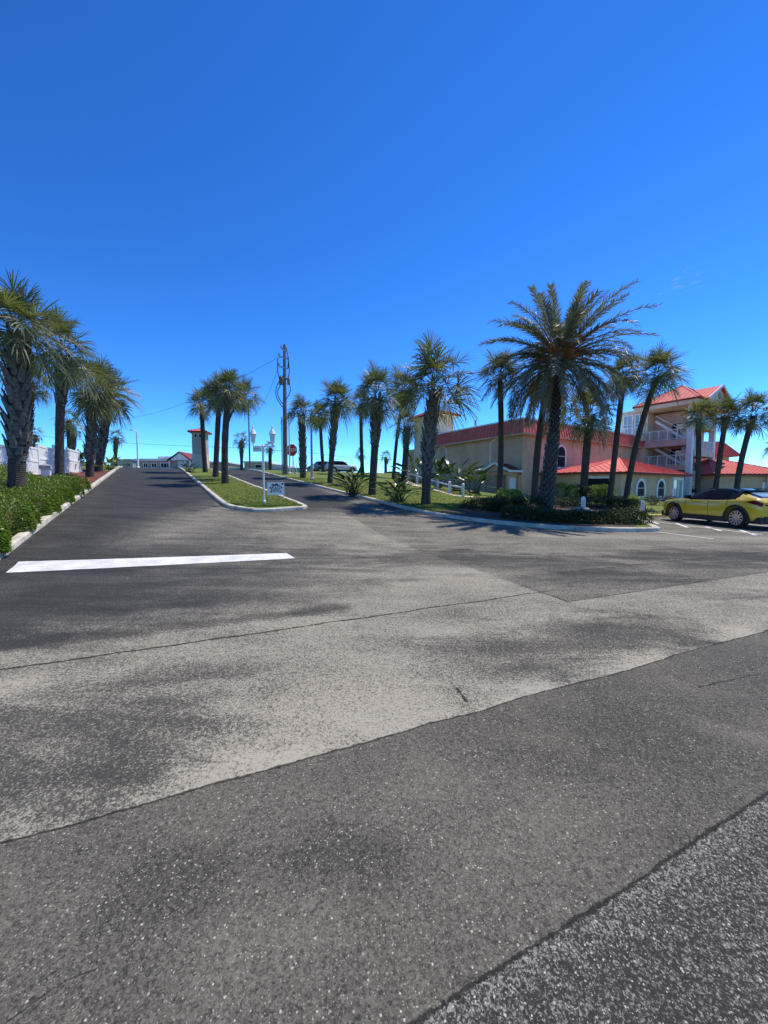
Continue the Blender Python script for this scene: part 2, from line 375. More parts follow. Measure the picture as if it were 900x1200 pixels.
M['glass'] = simple('dark_glass', (.010,.012,.016), (.018,.02,.026), .5, .4, spec=.03)
M['skyglass'] = simple('sky_tinted_glass', (.20,.30,.38), (.30,.40,.46), .4, .05, spec=1.0)  # reflected sky is put into the pale blue base colour
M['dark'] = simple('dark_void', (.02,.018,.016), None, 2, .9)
M['wood_pole'] = simple('weathered_pole', (.25,.22,.19), (.13,.11,.09), 4, .95, streak=True, bump=.4)
M['concrete'] = simple('pole_concrete', (.48,.46,.43), (.36,.34,.32), 3, .9)
M['galv'] = simple('galvanised_steel', (.42,.43,.44), (.32,.33,.34), 5, .5, metal=.6)
M['wire'] = simple('black_wire', (.02,.02,.022), None, 3, .6)
M['red_sign'] = simple('stop_sign_red', (.42,.018,.022), (.36,.015,.02), 2, .45)
M['navy'] = simple('navy_print', (.012,.018,.055), None, 3, .5)
M['greenprint'] = simple('green_print', (.05,.12,.06), None, 3, .5)
M['yellow'] = simple('yellow_car_paint', (.74,.51,.012), (.70,.475,.011), .7, .28, coat=1.0)
M['black_gloss'] = simple('black_gloss_panel', (.006,.006,.008), (.010,.010,.012), 2, .12, spec=.35)
M['black_plastic'] = simple('black_cladding', (.018,.018,.019), (.028,.028,.029), 12, .6)
M['tyre'] = simple('tyre_rubber', (.016,.016,.017), (.03,.029,.028), 8, .85)
M['rim'] = simple('machined_alloy', (.62,.63,.64), (.5,.5,.52), 3, .25, metal=.9)
M['taillight'] = simple('red_lens', (.25,.008,.010), (.10,.004,.006), 6, .12)
M['headlight'] = simple('clear_lens', (.65,.67,.70), (.4,.42,.45), 6, .1)
M['grayhouse'] = stucco('gray_siding', (.42,.46,.47)); M['brownhouse'] = stucco('taupe_siding', (.42,.33,.27)); M['greige'] = stucco('greige_siding', (.50,.41,.31))
M['bluewall'] = stucco('blue_gray_block', (.42,.47,.49))
M['rock'] = simple('tan_boulder', (.42,.36,.28), (.24,.20,.15), 3, .95, bump=.6, bsc=9)
M['carwhite'] = simple('white_car_paint', (.72,.73,.74), (.65,.66,.67), 1, .3, coat=.6)
M['carblue'] = simple('gray_blue_car_paint', (.12,.16,.20), (.10,.13,.17), 1, .3, coat=.6)
M['frost'] = simple('frosted_glass', (.62,.66,.68), (.52,.57,.60), 2, .15)
# ------------------------------------------------------------------ ground sheets
BL = [i*1.0 for i in range(4, 66)] + [70,75,80,84,86,88,90,92,95,100]
AL = [i*1.0 for i in range(22, 33)] + [-10,-6.5,-6,-5.5,-5,-4.5,-4,0,5,10,15]
def sheet(name, poly_ab, off, mat, edge_drop=0.0):
    bm = bmesh.new()
    vs = [bm.verts.new((a, b, 0)) for a, b in poly_ab]
    bm.faces.new(vs); bmesh.ops.triangulate(bm, faces=bm.faces[:])
    mina, maxa = min(p[0] for p in poly_ab), max(p[0] for p in poly_ab)
    minb, maxb = min(p[1] for p in poly_ab), max(p[1] for p in poly_ab)
    for b in BL:
        if minb < b < maxb: bmesh.ops.bisect_plane(bm, geom=bm.verts[:]+bm.edges[:]+bm.faces[:], plane_co=(0,b,0), plane_no=(0,1,0), dist=1e-5)
    for a in AL:
        if mina < a < maxa: bmesh.ops.bisect_plane(bm, geom=bm.verts[:]+bm.edges[:]+bm.faces[:], plane_co=(a,0,0), plane_no=(1,0,0), dist=1e-5)
    bmesh.ops.triangulate(bm, faces=bm.faces[:])
    for v in bm.verts:
        x, y = xy(v.co.x, v.co.y); v.co = (x, y, g(x, y) + off)
    bmesh.ops.recalc_face_normals(bm, faces=bm.faces)
    if sum(f.normal.z for f in bm.faces) < 0: bmesh.ops.reverse_faces(bm, faces=bm.faces[:])
    me = bpy.data.meshes.new(name); bm.to_mesh(me); bm.free(); me.materials.append(mat)
    o = bpy.data.objects.new(name, me); COL.objects.link(o); return struct(o)
def W(pts): return [ab(x, y) for x, y in pts]
sheet('ground', [(-3000,-3000),(3000,-3000),(3000,3000),(-3000,3000)], -.06, M['dirt'])
sheet('pavement', [(-45,-45),(95,-45),(95,72),(-45,72)], 0, M['asphalt'])
# kerb lines (road coordinates for the straight runs)
def rc(px, py): return ab(*hit(px, py)[:2])
leftk = [(-3.0, b) for b in (-6, 4, 9, 12, 16, 20, 25, 30, 35, 40, 45, 50, 53.5)]
def smooth(pts, it=2):
    for _ in range(it):
        q = [pts[0]]
        for p, r in zip(pts[:-1], pts[1:]):
            q += [(p[0]*.75+r[0]*.25, p[1]*.75+r[1]*.25), (p[0]*.25+r[0]*.75, p[1]*.25+r[1]*.75)]
        q.append(pts[-1]); pts = q
    return pts
rk_pts = [rc(490,600), rc(531.6,607.6), rc(590,614.5), rc(660,620.5), rc(720,622.8), rc(764,623)]
NOSE = rk_pts[-1]
nose_xy = xy(*NOSE)
rightk = [(11.2, 53.5), (11.2, 45), (11.2, 35), (11.25, 26), (11.25, 20)] + rk_pts
ret = [ab(nose_xy[0]+.45, nose_xy[1]+.25), ab(nose_xy[0]+.75, nose_xy[1]+.9), ab(nose_xy[0]+1.6, nose_xy[1]+2.6), ab(13.9, 20.4), ab(14.6, 21.2)]
yk = [ab(14.6,21.2), ab(15.8,21.35), ab(17.0, 21.5)]
backk = [ab(17.0,21.5), ab(30,22.6), ab(48,24)]
rightk_s = smooth(rightk + ret, 2)
def kerb(name, path, mat=M['kerb'], w=.24, h=.15, seg=3.05, gap=.014, jit=.012):
    mb = MB(); pts = [Vector((*xy(*p), 0)) for p in path]
    # resample
    L = [0]
    for p, q in zip(pts[:-1], pts[1:]): L.append(L[-1] + (q-p).length)
    def at(s):
        s = min(max(s, 0), L[-1])
        for i in range(len(pts)-1):
            if s <= L[i+1] or i == len(pts)-2:
                t = (s - L[i])/max(1e-6, L[i+1]-L[i]); return pts[i].lerp(pts[i+1], t)
    s = 0
    rnd = random.Random(hash(name) % 1000 if False else len(path)*17)
    while s < L[-1] - .05:
        e = min(s + seg, L[-1]); n = max(2, int((e-s)/.38)); base = None
        dz = rnd.uniform(-jit, jit); dl = rnd.uniform(-jit, jit)
        prof = [(-w/2, -.12), (-w/2, h*.82), (-w/2+.035, h), (w/2-.05, h), (w/2-.012, h*.8), (w/2+.012, -.12)]
        vs = []
        for i in range(n+1):
            ss = s + gap/2 + (e-s-gap)*i/n; p = at(ss); d = (at(ss+.05) - at(ss-.05)).normalized(); nx = Vector((d.y, -d.x, 0))
            for o, z in prof:
                q = p + nx*(o + dl + rnd.uniform(-.004,.004)); vs.append((q.x, q.y, g(q.x, q.y) + z + (dz + rnd.uniform(-.004,.004) if z > 0 else 0)))
        k = len(prof); fs = []
        for i in range(n):
            for j in range(k-1): fs.append((i*k+j, i*k+j+1, (i+1)*k+j+1, (i+1)*k+j))
        fs += [tuple(range(k)), tuple(reversed(range(n*k, n*k+k)))]
        mb.add(vs, fs); s = e
    return struct(fixn(mb.build(name, mat)))
kerb('kerb', leftk)
kerb('kerb', rightk_s)
kerb('kerb', yk, M['kerb_yellow'], seg=2.5)
kerb('kerb', backk)
# traffic island
i0 = rc(265,594.5); 
isl = [(2.9, 53), (2.9, 40), (2.9, 30), (2.85, 22), (2.85, 18.6)]
tip = rc(300, 600); tipr = rc(344, 597)
isl += [(3.0, 17.7), (3.5, 16.9), tip, (tip[0]*.5+tipr[0]*.5, tip[1]*.5+tipr[1]*.5-.1), tipr, (6.25, 16.9), (6.3, 18.2)]
isl += [(6.25, 22), (6.2, 30), (6.15, 40), (6.1, 53)]
isl_s = smooth(isl, 2)
kerb('island_kerb', isl_s)
sheet('island_lawn', isl_s, .11, M['lawn'])
# right-hand lawn, left-hand planting strip
lawn = rightk_s + yk[1:] + backk[1:] + [(95, -5), (95, 100), (13, 100), (11.2, 60)]
sheet('lawn', lawn, .10, M['lawn'])
sheet('verge', leftk[1:] + [(-3.0, 58), (-3.0, 100), (-40, 100), (-40, 4)], .08, M['lawn'])
far_lawn = None
# mulch beds
sheet('mulch_bed', [(-3.15, 5), (-3.15, 41), (-6.6, 41), (-7.2, 5)], .115, M['mulch'])
bed = [ab(*p) for p in []]
bedpts = smooth([(11.9, 14.2)] + [(p[0]+.25, p[1]+.35) for p in rk_pts[1:-1]] + [ab(nose_xy[0]-.2, nose_xy[1]+.4), ab(13.2,19.8), ab(17.5,26), ab(19.5,29.5), ab(14,29), ab(9,25)], 1)
sheet('planting_bed', bedpts, .125, M['mulch_dark'])
# ------------------------------------------------------------------ painted markings (real sheets)
def pix_poly(name, pts, off=.006, mat=M['paint']):
    return sheet(name, [rc(*p) for p in pts], off, mat)
def edgey(p, q, n, amp, rnd):
    return [(p[0]+(q[0]-p[0])*i/n + rnd.uniform(-amp,amp)*.6, p[1]+(q[1]-p[1])*i/n + rnd.uniform(-amp,amp)) for i in range(n)]
rn = random.Random(3)
c4 = [rc(7,671.5), rc(346,654.5), rc(336,648.3), rc(22,658.5)]
pl = []
for i in range(4): pl += edgey(c4[i], c4[(i+1)%4], 40 if i % 2 == 0 else 4, .012, rn)
sheet('stop_line', pl, .006, M['paint'])
def line_xy(name, p, q, w):
    p = Vector((*p,0)); q = Vector((*q,0)); d = (q-p).normalized(); n = Vector((d.y,-d.x,0))*w/2
    return sheet(name, [ab(*(v)[:2]) for v in (p-n, q-n, q+n, p+n)], .006, M['paint'])
line_xy('bay_line', flat(763,611), flat(893,626.5), .10)
line_xy('bay_line', flat(768,623.2), flat(836,631.6), .09)
for p, q in (((760,610.3),(772,614)),((792.7,613.4),(806,618.3)),((827,617.3),(845,622.3)),((867,621.2),(886,627.3))):
    line_xy('hatch_line', flat(*p), flat(*q), .13)
line_xy('bay_line', (16.9, 20.6), (17.1, 13.5), .10)
# ------------------------------------------------------------------ palms
def frond_fan(mb, base, az, el, pet, rad, droop, rnd, tint, n=30, wind=Vector((0,0,0)), wl=.045):
    """petiole + costapalmate fan blade"""
    p = Vector(base); e = el; pts = [p.copy()]
    for i in range(4):
        d = Vector((math.cos(az)*math.cos(e), math.sin(az)*math.cos(e), math.sin(e))) + wind*.4
        p = p + d.normalized()*pet/4; pts.append(p.copy()); e -= droop*(.10 + .10*i)
    mb.tube(pts, [.028,.022,.018,.015,.012], 4, False, 0, max(.0, tint-.1))
    d = Vector((math.cos(az)*math.cos(e), math.sin(az)*math.cos(e), math.sin(e))).normalized()
    roll = rnd.uniform(-.7, .7)
    side = d.cross(Vector((0,0,1)));
    if side.length < .1: side = Vector((1,0,0))
    side.normalize(); nor = side.cross(d).normalized()
    s2 = side*math.cos(roll) + nor*math.sin(roll); nor = s2.cross(d).normalized(); side = s2
    costa = rad*.42
    for i in range(n):
        s = -1 + 2*i/(n-1)
        phi = s*R(118)
        k = 1 - abs(s)
        o = p + d*costa*k*k*1.0 - Vector((0,0,1))*costa*.25*k*droop
        ld = d*math.cos(phi) + side*math.sin(phi) + nor*(.30*abs(math.sin(phi)) + rnd.uniform(-.10,.10)) + wind*.5
        ld = (ld + Vector((rnd.uniform(-.06,.06), rnd.uniform(-.06,.06), rnd.uniform(-.06,.06)))).normalized()
        L = rad*(.72 + .30*math.cos(phi*.6))*rnd.uniform(.86, 1.08)
        wv = ld.cross(nor); 
        if wv.length < .05: wv = side
        wv = (wv.normalized() + nor*rnd.uniform(-.5,.5)).normalized()
        gd = droop*rnd.uniform(.3, 1.5)
        c0 = o; c1 = o + ld*L*.38 - Vector((0,0,gd*L*.05)); c2 = o + ld*L*.72 - Vector((0,0,gd*L*.22)); c3 = o + ld*L*.95 - Vector((0,0,gd*L*.50))
        w = wl*rad/1.0*rnd.uniform(.8,1.15)
        mb.add([c0-wv*w*.28, c0+wv*w*.28, c1-wv*w*.5, c1+wv*w*.5, c2-wv*w*.36, c2+wv*w*.36, c3], [(0,1,3,2),(2,3,5,4),(4,5,6)], 0, min(1, max(0, tint + rnd.uniform(-.08,.08))))
def sabal_crown(seed, nf=36, n=28, spread=1.0, low=-55, skirt=5):
    """unit crown: overall radius about 2.1"""
    rnd = random.Random(seed); mb = MB()
    wind = Vector((rnd.uniform(.05,.25), rnd.uniform(-.1,.1), 0))
    # bulb of old leaf bases
    for i in range(nf):
        f = i/(nf-1)
        el = R(84 - (84-low)*f**1.1 + rnd.uniform(-9,9)); az = i*2.39996 + rnd.uniform(-.35,.35)
        h = .50 - .65*f
        tint = .25 + .30*rnd.random() + (.15 if f > .7 else 0)
        b = Vector((math.cos(az)*.12, math.sin(az)*.12, h))
        frond_fan(mb, b, az, el, rnd.uniform(.50,1.12)*spread, rnd.uniform(.92,1.18), .30 + .45*f + rnd.uniform(-.1,.25), rnd, tint, n, wind*(.4+.6*f))
    for i in range(skirt):
        az = rnd.uniform(0, 6.28)
        frond_fan(mb, (math.cos(az)*.13, math.sin(az)*.13, -.3), az, R(rnd.uniform(-70,-40)), rnd.uniform(.5,.8), rnd.uniform(.6,.85), 1.6, rnd, rnd.uniform(.9,1.0), 18)
    # thin seed stalks
    for i in range(4):
        az = rnd.uniform(0,6.28); pts = [Vector((0,0,.3))]
        for k in range(1,5): pts.append(Vector((math.cos(az)*.38*k, math.sin(az)*.38*k, .3 + .35*k - .12*k*k)))
        mb.tube(pts, [.015,.012,.01,.008,.005], 4, False, 0, .97)
    me = mb.build('crown', M['sabal'], tint=True); d = me.data; bpy.data.objects.remove(me); return d
def far_crown(seed):
    rnd = random.Random(seed); mb = MB()
    for i in range(20):
        f = i/19; el = R(80 - 125*f + rnd.uniform(-9,9)); az = i*2.4 + rnd.uniform(-.3,.3)
        frond_fan(mb, (math.cos(az)*.1, math.sin(az)*.1, .4-.6*f), az, el, rnd.uniform(.8,1.1), rnd.uniform(.85,1.1), .5+.7*f, rnd, .3+.3*rnd.random(), 16, wl=.085)
    for i in range(5):
        az = rnd.uniform(0,6.28); frond_fan(mb, (0,0,-.3), az, R(-65), .5, .7, 1.4, rnd, .95, 10, wl=.09)
    me = mb.build('crown', M['sabal'], tint=True); d = me.data; bpy.data.objects.remove(me); return d
CROWN = [sabal_crown(11, 33, 32, 1.0, -24, 3), sabal_crown(23, 37, 32, 1.0, -32, 6), sabal_crown(37, 31, 32, 1.0, -16, 4), sabal_crown(59, 35, 32, 1.05, -40, 8)]
FARC = [far_crown(5), far_crown(9)]
def trunk_mesh(top, r0, r1, boots, rnd, seed, flare=1.25, mats=('trunk','boot'), bsize=1.0, rows=None, bulge=.0, cpow=1.0):
    """curved tapered trunk from the origin to 'top' (Vector); boots = fraction of the height where leaf bases start"""
    mb = MB(); N = 22; pts = []; rad = []
    H = top.z; bend = Vector((rnd.uniform(-.12,.12), rnd.uniform(-.12,.12), 0))*min(1, H/6)
    for i in range(N+1):
        t = i/N; e = (t + .35*t*(t-1))**cpow       # slower lean near the ground
        pts.append(Vector((top.x*e, top.y*e, H*t)) + bend*math.sin(math.pi*t))
        r = r0 + (r1-r0)*t
        if t < .12: r *= 1 + (flare-1)*(1-t/.12)**2
        r *= 1 + rnd.uniform(-.035,.035)
        rad.append(r)
    pts[0].z -= .3
    mb.tube(pts, rad, 14, True, 0)
    def at(t):
        f = t*N; i = min(N-1, int(f)); return pts[i].lerp(pts[i+1], f-i), rad[i] + (rad[i+1]-rad[i])*(f-i)
    if boots < 1:
        dz = .038*bsize*max(1, (r0+r1)/.5); h = boots*H; k = 0
        while h < H*.985:
            t = h/H; c, r = at(t); an = k*2.39996 + rnd.uniform(-.12,.12)
            out = Vector((math.cos(an), math.sin(an), 0)); tan_ = Vector((-math.sin(an), math.cos(an), 0))
            fade = min(1, (t-boots)/.12 + .35)*(1 + bulge*math.sin(math.pi*min(1,(t-boots)/(1-boots))))
            wb = .088*bsize*(r/.2)*rnd.uniform(.85,1.15); lb = .36*bsize*rnd.uniform(.8,1.25)*fade*(r/.2)**.5; ex = (.12*fade)*bsize*rnd.uniform(.7,1.4)*(r/.2)**.5
            b0 = c + out*(r*.86); sk = rnd.uniform(-.5,.5)*wb
            tip = c + out*(r + ex) + Vector((0,0,lb)) + tan_*sk; tw = wb*.34
            v = [b0 - tan_*wb, b0 + tan_*wb, b0 + tan_*wb*.6 + out*.05*bsize - Vector((0,0,.02)), b0 - tan_*wb*.6 + out*.05*bsize - Vector((0,0,.02)),
                 tip - tan_*tw - out*.035, tip + tan_*tw - out*.035, tip + tan_*tw, tip - tan_*tw]
            mb.add(v, [(0,1,5,4),(3,7,6,2),(0,4,7,3),(1,2,6,5),(4,5,6,7),(0,3,2,1)], 1)
            h += dz; k += 1
    return mb, mats
def palm(name, label, group, base, Y, crown, rpx, r0, r1, boots=1.0, var=0, seed=0, off=.1, Yc=None, far=False, squash=1.0, flare=1.25, bsize=1.0, bulge=0.0, base_xy=None, cpow=1.0):
    if Y is None: b = hit(base[0], base[1], off)
    else:
        b = P(base[0], base[1], Y); b.z = g(b.x, b.y) + off
    c = P(crown[0], crown[1] + .10*rpx, Yc if Yc else b.y)
    rnd = random.Random(seed*31 + 5)
    t = thing(name, label, 'palm tree', b, 0, group)
    rm = rpx*b.y/F; s = rm/2.12
    top = c - b; topt = top - Vector((0,0,.25*s))
    mb, mats = trunk_mesh(topt, r0, r1, boots, rnd, seed, flare, bsize=bsize, bulge=bulge, cpow=cpow)
    mb.build('trunk', [M[k] for k in mats], t, smooth=False)
    o = bpy.data.objects.new('crown', (FARC if far else CROWN)[var % (2 if far else 4)]); COL.objects.link(o); o.parent = t
    o.location = topt + Vector((0,0,.1*s)); o.rotation_euler = (rnd.uniform(-.08,.08), rnd.uniform(-.08,.08), seed*1.37); o.scale = (s, s, s*squash)
    return t
GL = 'sabal palms along the left edge of the drive'; GI = 'sabal palms on the traffic island'; GR = 'sabal palms on the right verge'
GB = 'sabal palms in front of the red-roofed building'; GC = 'sabal palms behind the parked car'; GF = 'distant palms by the beach road'
palm('sabal_palm', 'thick sabal palm nearest on the left edge, rising from the hedge with shaggy boots', GL, (18,575), 14.4, (20,380), 60, .255, .29, .26, 0, 1, .1, bsize=1.2)
palm('sabal_palm', 'second sabal palm on the left, smooth lower trunk against the white fence', GL, (70,562), 21.5, (74,409), 44, .215, .22, .62, 3, 2, bsize=1.25)
palm('sabal_palm', 'short bushy sabal palm standing in the red mulch by the left kerb', GL, (105,559), None, (110,452), 38, .24, .27, .18, 1, 3, bsize=1.3)
palm('sabal_palm', 'leaning sabal palm behind the short bushy one at the end of the mulch', GL, (115,552), None, (128,460), 34, .28, .30, .12, 1, 4, bsize=1.4)
palm('sabal_palm', 'slim sabal palm standing behind the white fence with a ragged brown skirt', GL, (33,530), 29, (36,446), 24, .28, .24, .3, 3, 5, bsize=1.1)
palm('distant_palm', 'small palm seen above the white fence left of the mulch bed', GF, (85,545), 52, (86,500), 14, .26, .26, .4, 0, 6, far=True)
palm('distant_palm', 'drooping palm crown half hidden behind the smooth trunk at the white fence', GF, (82,545), 44, (80,490), 16, .22, .22, 1, 1, 7, far=True)
palm('distant_palm', 'low dark palm peeking over the white fence between two large trunks', GF, (41,540), 46, (41,507), 11, .2, .2, 1, 0, 8, far=True)
palm('distant_palm', 'small round palm at the top of the drive left of the white lamp post', GF, (136,543), 66, (136.5,511), 11, .28, .30, .45, 1, 9, off=.2, far=True)
palm('sabal_palm', 'leftmost and farthest sabal palm on the island, beside the beige tower', GI, (240.6,553.5), None, (236,472), 22, .23, .20, .8, 2, 10)
palm('sabal_palm', 'middle sabal palm of the traffic island', GI, (252.6,559), None, (257,461), 24, .235, .20, .85, 1, 11)
palm('sabal_palm', 'tallest and nearest sabal palm on the island, straight thick trunk', GI, (264,566.5), None, (268,455), 27, .235, .215, .8, 0, 12)
palm('sabal_palm', 'sabal palm on the island with its crown pushed right of the tallest one', GI, (264.8,561.5), None, (286,463), 21, .12, .10, 1, 3, 13, cpow=4.2)
palm('distant_palm', 'small lone palm left of the thin dark pole at the top of the drive', GF, (283.5,550), 56, (283,514), 11, .22, .22, .4, 0, 14, far=True)
palm('distant_palm', 'small dark palm seen just behind the right lantern of the white lamp post', GF, (317,549), 60, (317,523), 9, .3, .26, 1, 1, 15, far=True)
palm('sabal_palm', 'short sabal palm right beside the utility pole with a rough thick trunk', GR, (355,560), None, (353,482), 22, .27, .25, .05, 2, 16, bsize=1.2)
palm('sabal_palm', 'sabal palm set back between the gray steel post and the rough trunk', GR, (379,553), None, (375,486), 18, .25, .22, .8, 1, 17)
palm('sabal_palm', 'sabal palm with a bulging booted trunk, third along the right verge', GR, (386.6,566), None, (394,468), 28, .22, .28, .42, 0, 18, bsize=1.2)
palm('sabal_palm', 'slim distant sabal palm with a low second tuft behind the yellowish clump', GR, (425,556), 50, (423,470), 17, .26, .22, 1, 3, 19)
palm('distant_palm', 'tiny palm low on the crest left of the torn booted trunk', GF, (423,556), 64, (423,531), 8, .2, .2, 1, 0, 20, far=True)
palm('sabal_palm', 'sabal palm with torn boots midway up, beside the spiky verge clump', GR, (436,579.5), None, (442,460), 33, .245, .26, .5, 3, 21, bsize=1.2)
palm('distant_palm', 'tiny lone palm on the crest against open sky', GF, (452,556), 64, (452,534), 8.5, .26, .22, 1, 1, 22, far=True)
palm('sabal_palm', 'slim sabal palm leaning right just left of the cream tower', GR, (461,561), None, (473,455), 27, .235, .20, .85, 1, 23)
palm('sabal_palm', 'lower sabal palm tucked behind the leaning one at the rail fence', GR, (473,559), 38, (477,496), 20, .32, .28, .6, 3, 24)
palm('sabal_palm', 'big diamond-barked sabal palm in front of the tan building and rail fence', GR, (499,590.5), None, (511,446), 53, .245, .31, .24, 2, 25, bsize=1.15)
palm('sabal_palm', 'slender sabal palm by the small gabled porch', GB, (584.7,590), 24, (586,437), 29, .18, .165, 1, 2, 27, flare=1.5)
palm('sabal_palm', 'slanting thin sabal palm directly behind the date palm trunk', GB, (626,588), 24.5, (640,452), 26, .22, .20, 1, 1, 28, flare=1.4)
palm('sabal_palm', 'squat sabal palm in front of the arched window wall, between round bushes', GB, (683,583), 28, (691,482), 34, .26, .27, .85, 3, 29)
palm('sabal_palm', 'leaning sabal palm with stubbled base left of its twin by the low wing', GB, (714,588), 27, (731,438), 26, .19, .175, .95, 1, 30)
palm('sabal_palm', 'right leaning sabal palm of the pair by the arched windows', GB, (732.7,588), 27.5, (770,435), 34, .20, .18, .93, 0, 31)
palm('sabal_palm', 'left of three slim palms behind the yellow car, nearly upright', GC, (816.5,590), 27, (819,486), 22, .165, .15, .95, 2, 32)
palm('sabal_palm', 'middle of three slim palms behind the yellow car, leaning slightly right', GC, (836,590), 27.5, (851,483), 22, .175, .155, .85, 1, 33, bulge=.3)
palm('sabal_palm', 'right of three slim palms behind the yellow car, leaning most', GC, (861,590), 27.5, (883,482), 26, .18, .165, .85, 3, 34)
palm('sabal_palm', 'palm at the right edge whose leaf tips enter the picture', GC, (915,590), 34, (912,520), 17, .22, .20, 1, 2, 35)
# ------------------------------------------------------------------ date palm
def date_frond(mb, base, az, el, L, droop, rnd, tint):
    p = Vector(base); e = el; N = 14; pts = [p.copy()]; ds = []
    tw = rnd.uniform(-.25,.25)
    for i in range(N):
        a2 = az + tw*(i/N)**2
        d = Vector((math.cos(a2)*math.cos(e), math.sin(a2)*math.cos(e), math.sin(e))); ds.append(d)
        p = p + d*L/N; pts.append(p.copy()); e -= droop*(.3 + 1.4*i/N)/N*(.35 + abs(math.cos(e)))
    ds.append(ds[-1])
    mb.tube(pts[:], [.045 - .04*i/N for i in range(N+1)], 5, False, 0, .75)
    nl = 70
    for i in range(nl):
        t = .22 + .78*i/(nl-1); f = t*N; k = min(N-1, int(f)); o = pts[k].lerp(pts[k+1], f-k); d = ds[k]
        side = d.cross(Vector((0,0,1))); side = side.normalized() if side.length > .1 else Vector((1,0,0)); nor = side.cross(d).normalized()
        ln = .58*math.sin(min(1, (t-.08)*2.4)*math.pi/2)*(1 - .45*max(0, t-.55)/.45)*rnd.uniform(.85,1.1)
        for sg in (-1, 1):
            plane = rnd.choice((-.15,.25,.6))
            ld = (d*.80 + side*sg*.62 + nor*plane*.7 + Vector((rnd.uniform(-.1,.1),rnd.uniform(-.1,.1),-.12))).normalized()
            wv = (ld.cross(nor)).normalized(); wv = (wv + nor*rnd.uniform(-.6,.6)).normalized()
            c1 = o + ld*ln*.5; c2 = o + ld*ln - Vector((0,0,.08*ln)); w = .034
            mb.add([o-wv*w*.4, o+wv*w*.4, c1-wv*w*.5, c1+wv*w*.5, c2], [(0,1,3,2),(2,3,4)], 0, min(1, max(0, tint + rnd.uniform(-.1,.1))))
bD = P(638.5, 604, 20.0); bD.z = g(bD.x, bD.y) + .1
cD = P(656, 424, 20.4)
dp = thing('date_palm', 'tall date palm with long feathery fronds and orange stalks in the planting bed', 'palm tree', bD)
rnd = random.Random(77)
top = cD - bD
mbt = MB(); N = 26; pts = []; rad = []
for i in range(N+1):
    t = i/N; pts.append(Vector((top.x*(t**1.25), top.y*t, top.z*t)) + Vector((.10*math.sin(math.pi*t), 0, 0)))
    r = .33 + (.205-.33)*sstep(.0,.75,t)
    if t < .1: r *= 1 + .25*(1-t/.1)
    if t > .88: r *= 1 + .5*(t-.88)/.12
    rad.append(r*(1+rnd.uniform(-.03,.03)))
pts[0].z -= .3
mbt.tube(pts, rad, 16, True, 0)
h = .12; k = 0
while h < top.z*.97:
    t = h/top.z; f = t*N; i = min(N-1, int(f)); c = pts[i].lerp(pts[i+1], f-i); r = rad[i]
    an = k*2.39996; out = Vector((math.cos(an), math.sin(an), 0)); tn = Vector((-math.sin(an), math.cos(an), 0))
    big = 1.0 if t < .52 else (.62 if t < .86 else 1.2); wb = .092*(r/.28)*big*rnd.uniform(.85,1.15); lb = .20*big*rnd.uniform(.8,1.2); ex = .085*big*rnd.uniform(.6,1.3)
    b0 = c + out*r*.9; tip = c + out*(r+ex) + Vector((0,0,lb))
    mbt.add([b0-tn*wb, b0+tn*wb, tip-tn*wb*.55, tip+tn*wb*.55, b0-tn*wb*.5+out*.05-Vector((0,0,.05)), b0+tn*wb*.5+out*.05-Vector((0,0,.05)), tip-tn*wb*.5+out*.02-Vector((0,0,.05)), tip+tn*wb*.5+out*.02-Vector((0,0,.05))],
            [(0,1,3,2),(4,6,7,5),(0,4,5,1),(2,3,7,6),(0,2,6,4),(1,5,7,3)], 1)
    h += .021; k += 1
mbt.build('trunk', [M['trunk_date'], M['boot_dark']], dp)
mbc = MB()
specs = []
for i in range(104):
    f = i/103; el = R(72 - 106*f**.78 + rnd.uniform(-8,8)); az = i*2.39996 + rnd.uniform(-.25,.25)
    L = (4.15 - .75*sstep(40, 70, math.degrees(el)))*rnd.uniform(.84,1.12)*(1 - .05*max(0, f-.6)); dr = .60 + .62*f + rnd.uniform(-.2,.25)
    date_frond(mbc, (math.cos(az)*.16, math.sin(az)*.16, .40-.6*f), az, el, L, dr, rnd, .28 + .34*rnd.random() + (.35 if f > .93 else 0))
cr = mbc.build('crown', M['date'], dp, tint=True); cr.location = top
mbf = MB()
for i in range(120):
    az = rnd.uniform(0, 6.28); e = R(rnd.uniform(10,72)); L = rnd.uniform(1.0,2.1); p = Vector((0,0,.1)); pts = [p]
    for k in range(4):
        d = Vector((math.cos(az)*math.cos(e), math.sin(az)*math.cos(e), math.sin(e))); p = p + d*L/4; pts.append(p); e -= .28
    mbf.tube(pts, [.045,.036,.03,.024,.012], 5, True)
    for q in range(9):
        o = pts[-1].lerp(pts[2], rnd.random()); d = Vector((rnd.uniform(-1,1), rnd.uniform(-1,1), rnd.uniform(-.8,.4))).normalized()*rnd.uniform(.15,.3)
        mbf.tube([o, o+d], [.022,.010], 4, False)
fs = mbf.build('fruit_stalks', M['date_fruit'], dp); fs.location = top
fs['label'] = 'orange-brown fruit stalks in the heart of the crown'
# cut leaf base pale scar seen on the front of the crown
mbs = MB(); mbs.tube([Vector((-.22,-.28,-.18)), Vector((-.26,-.40,.02)), Vector((-.24,-.44,.26)), Vector((-.2,-.40,.36))], [.10,.15,.14,.03], 8)
sc = mbs.build('husk', M['boot'], dp, smooth=True); sc.location = top; sc['label'] = 'pale fibrous husk at the base of the fronds'
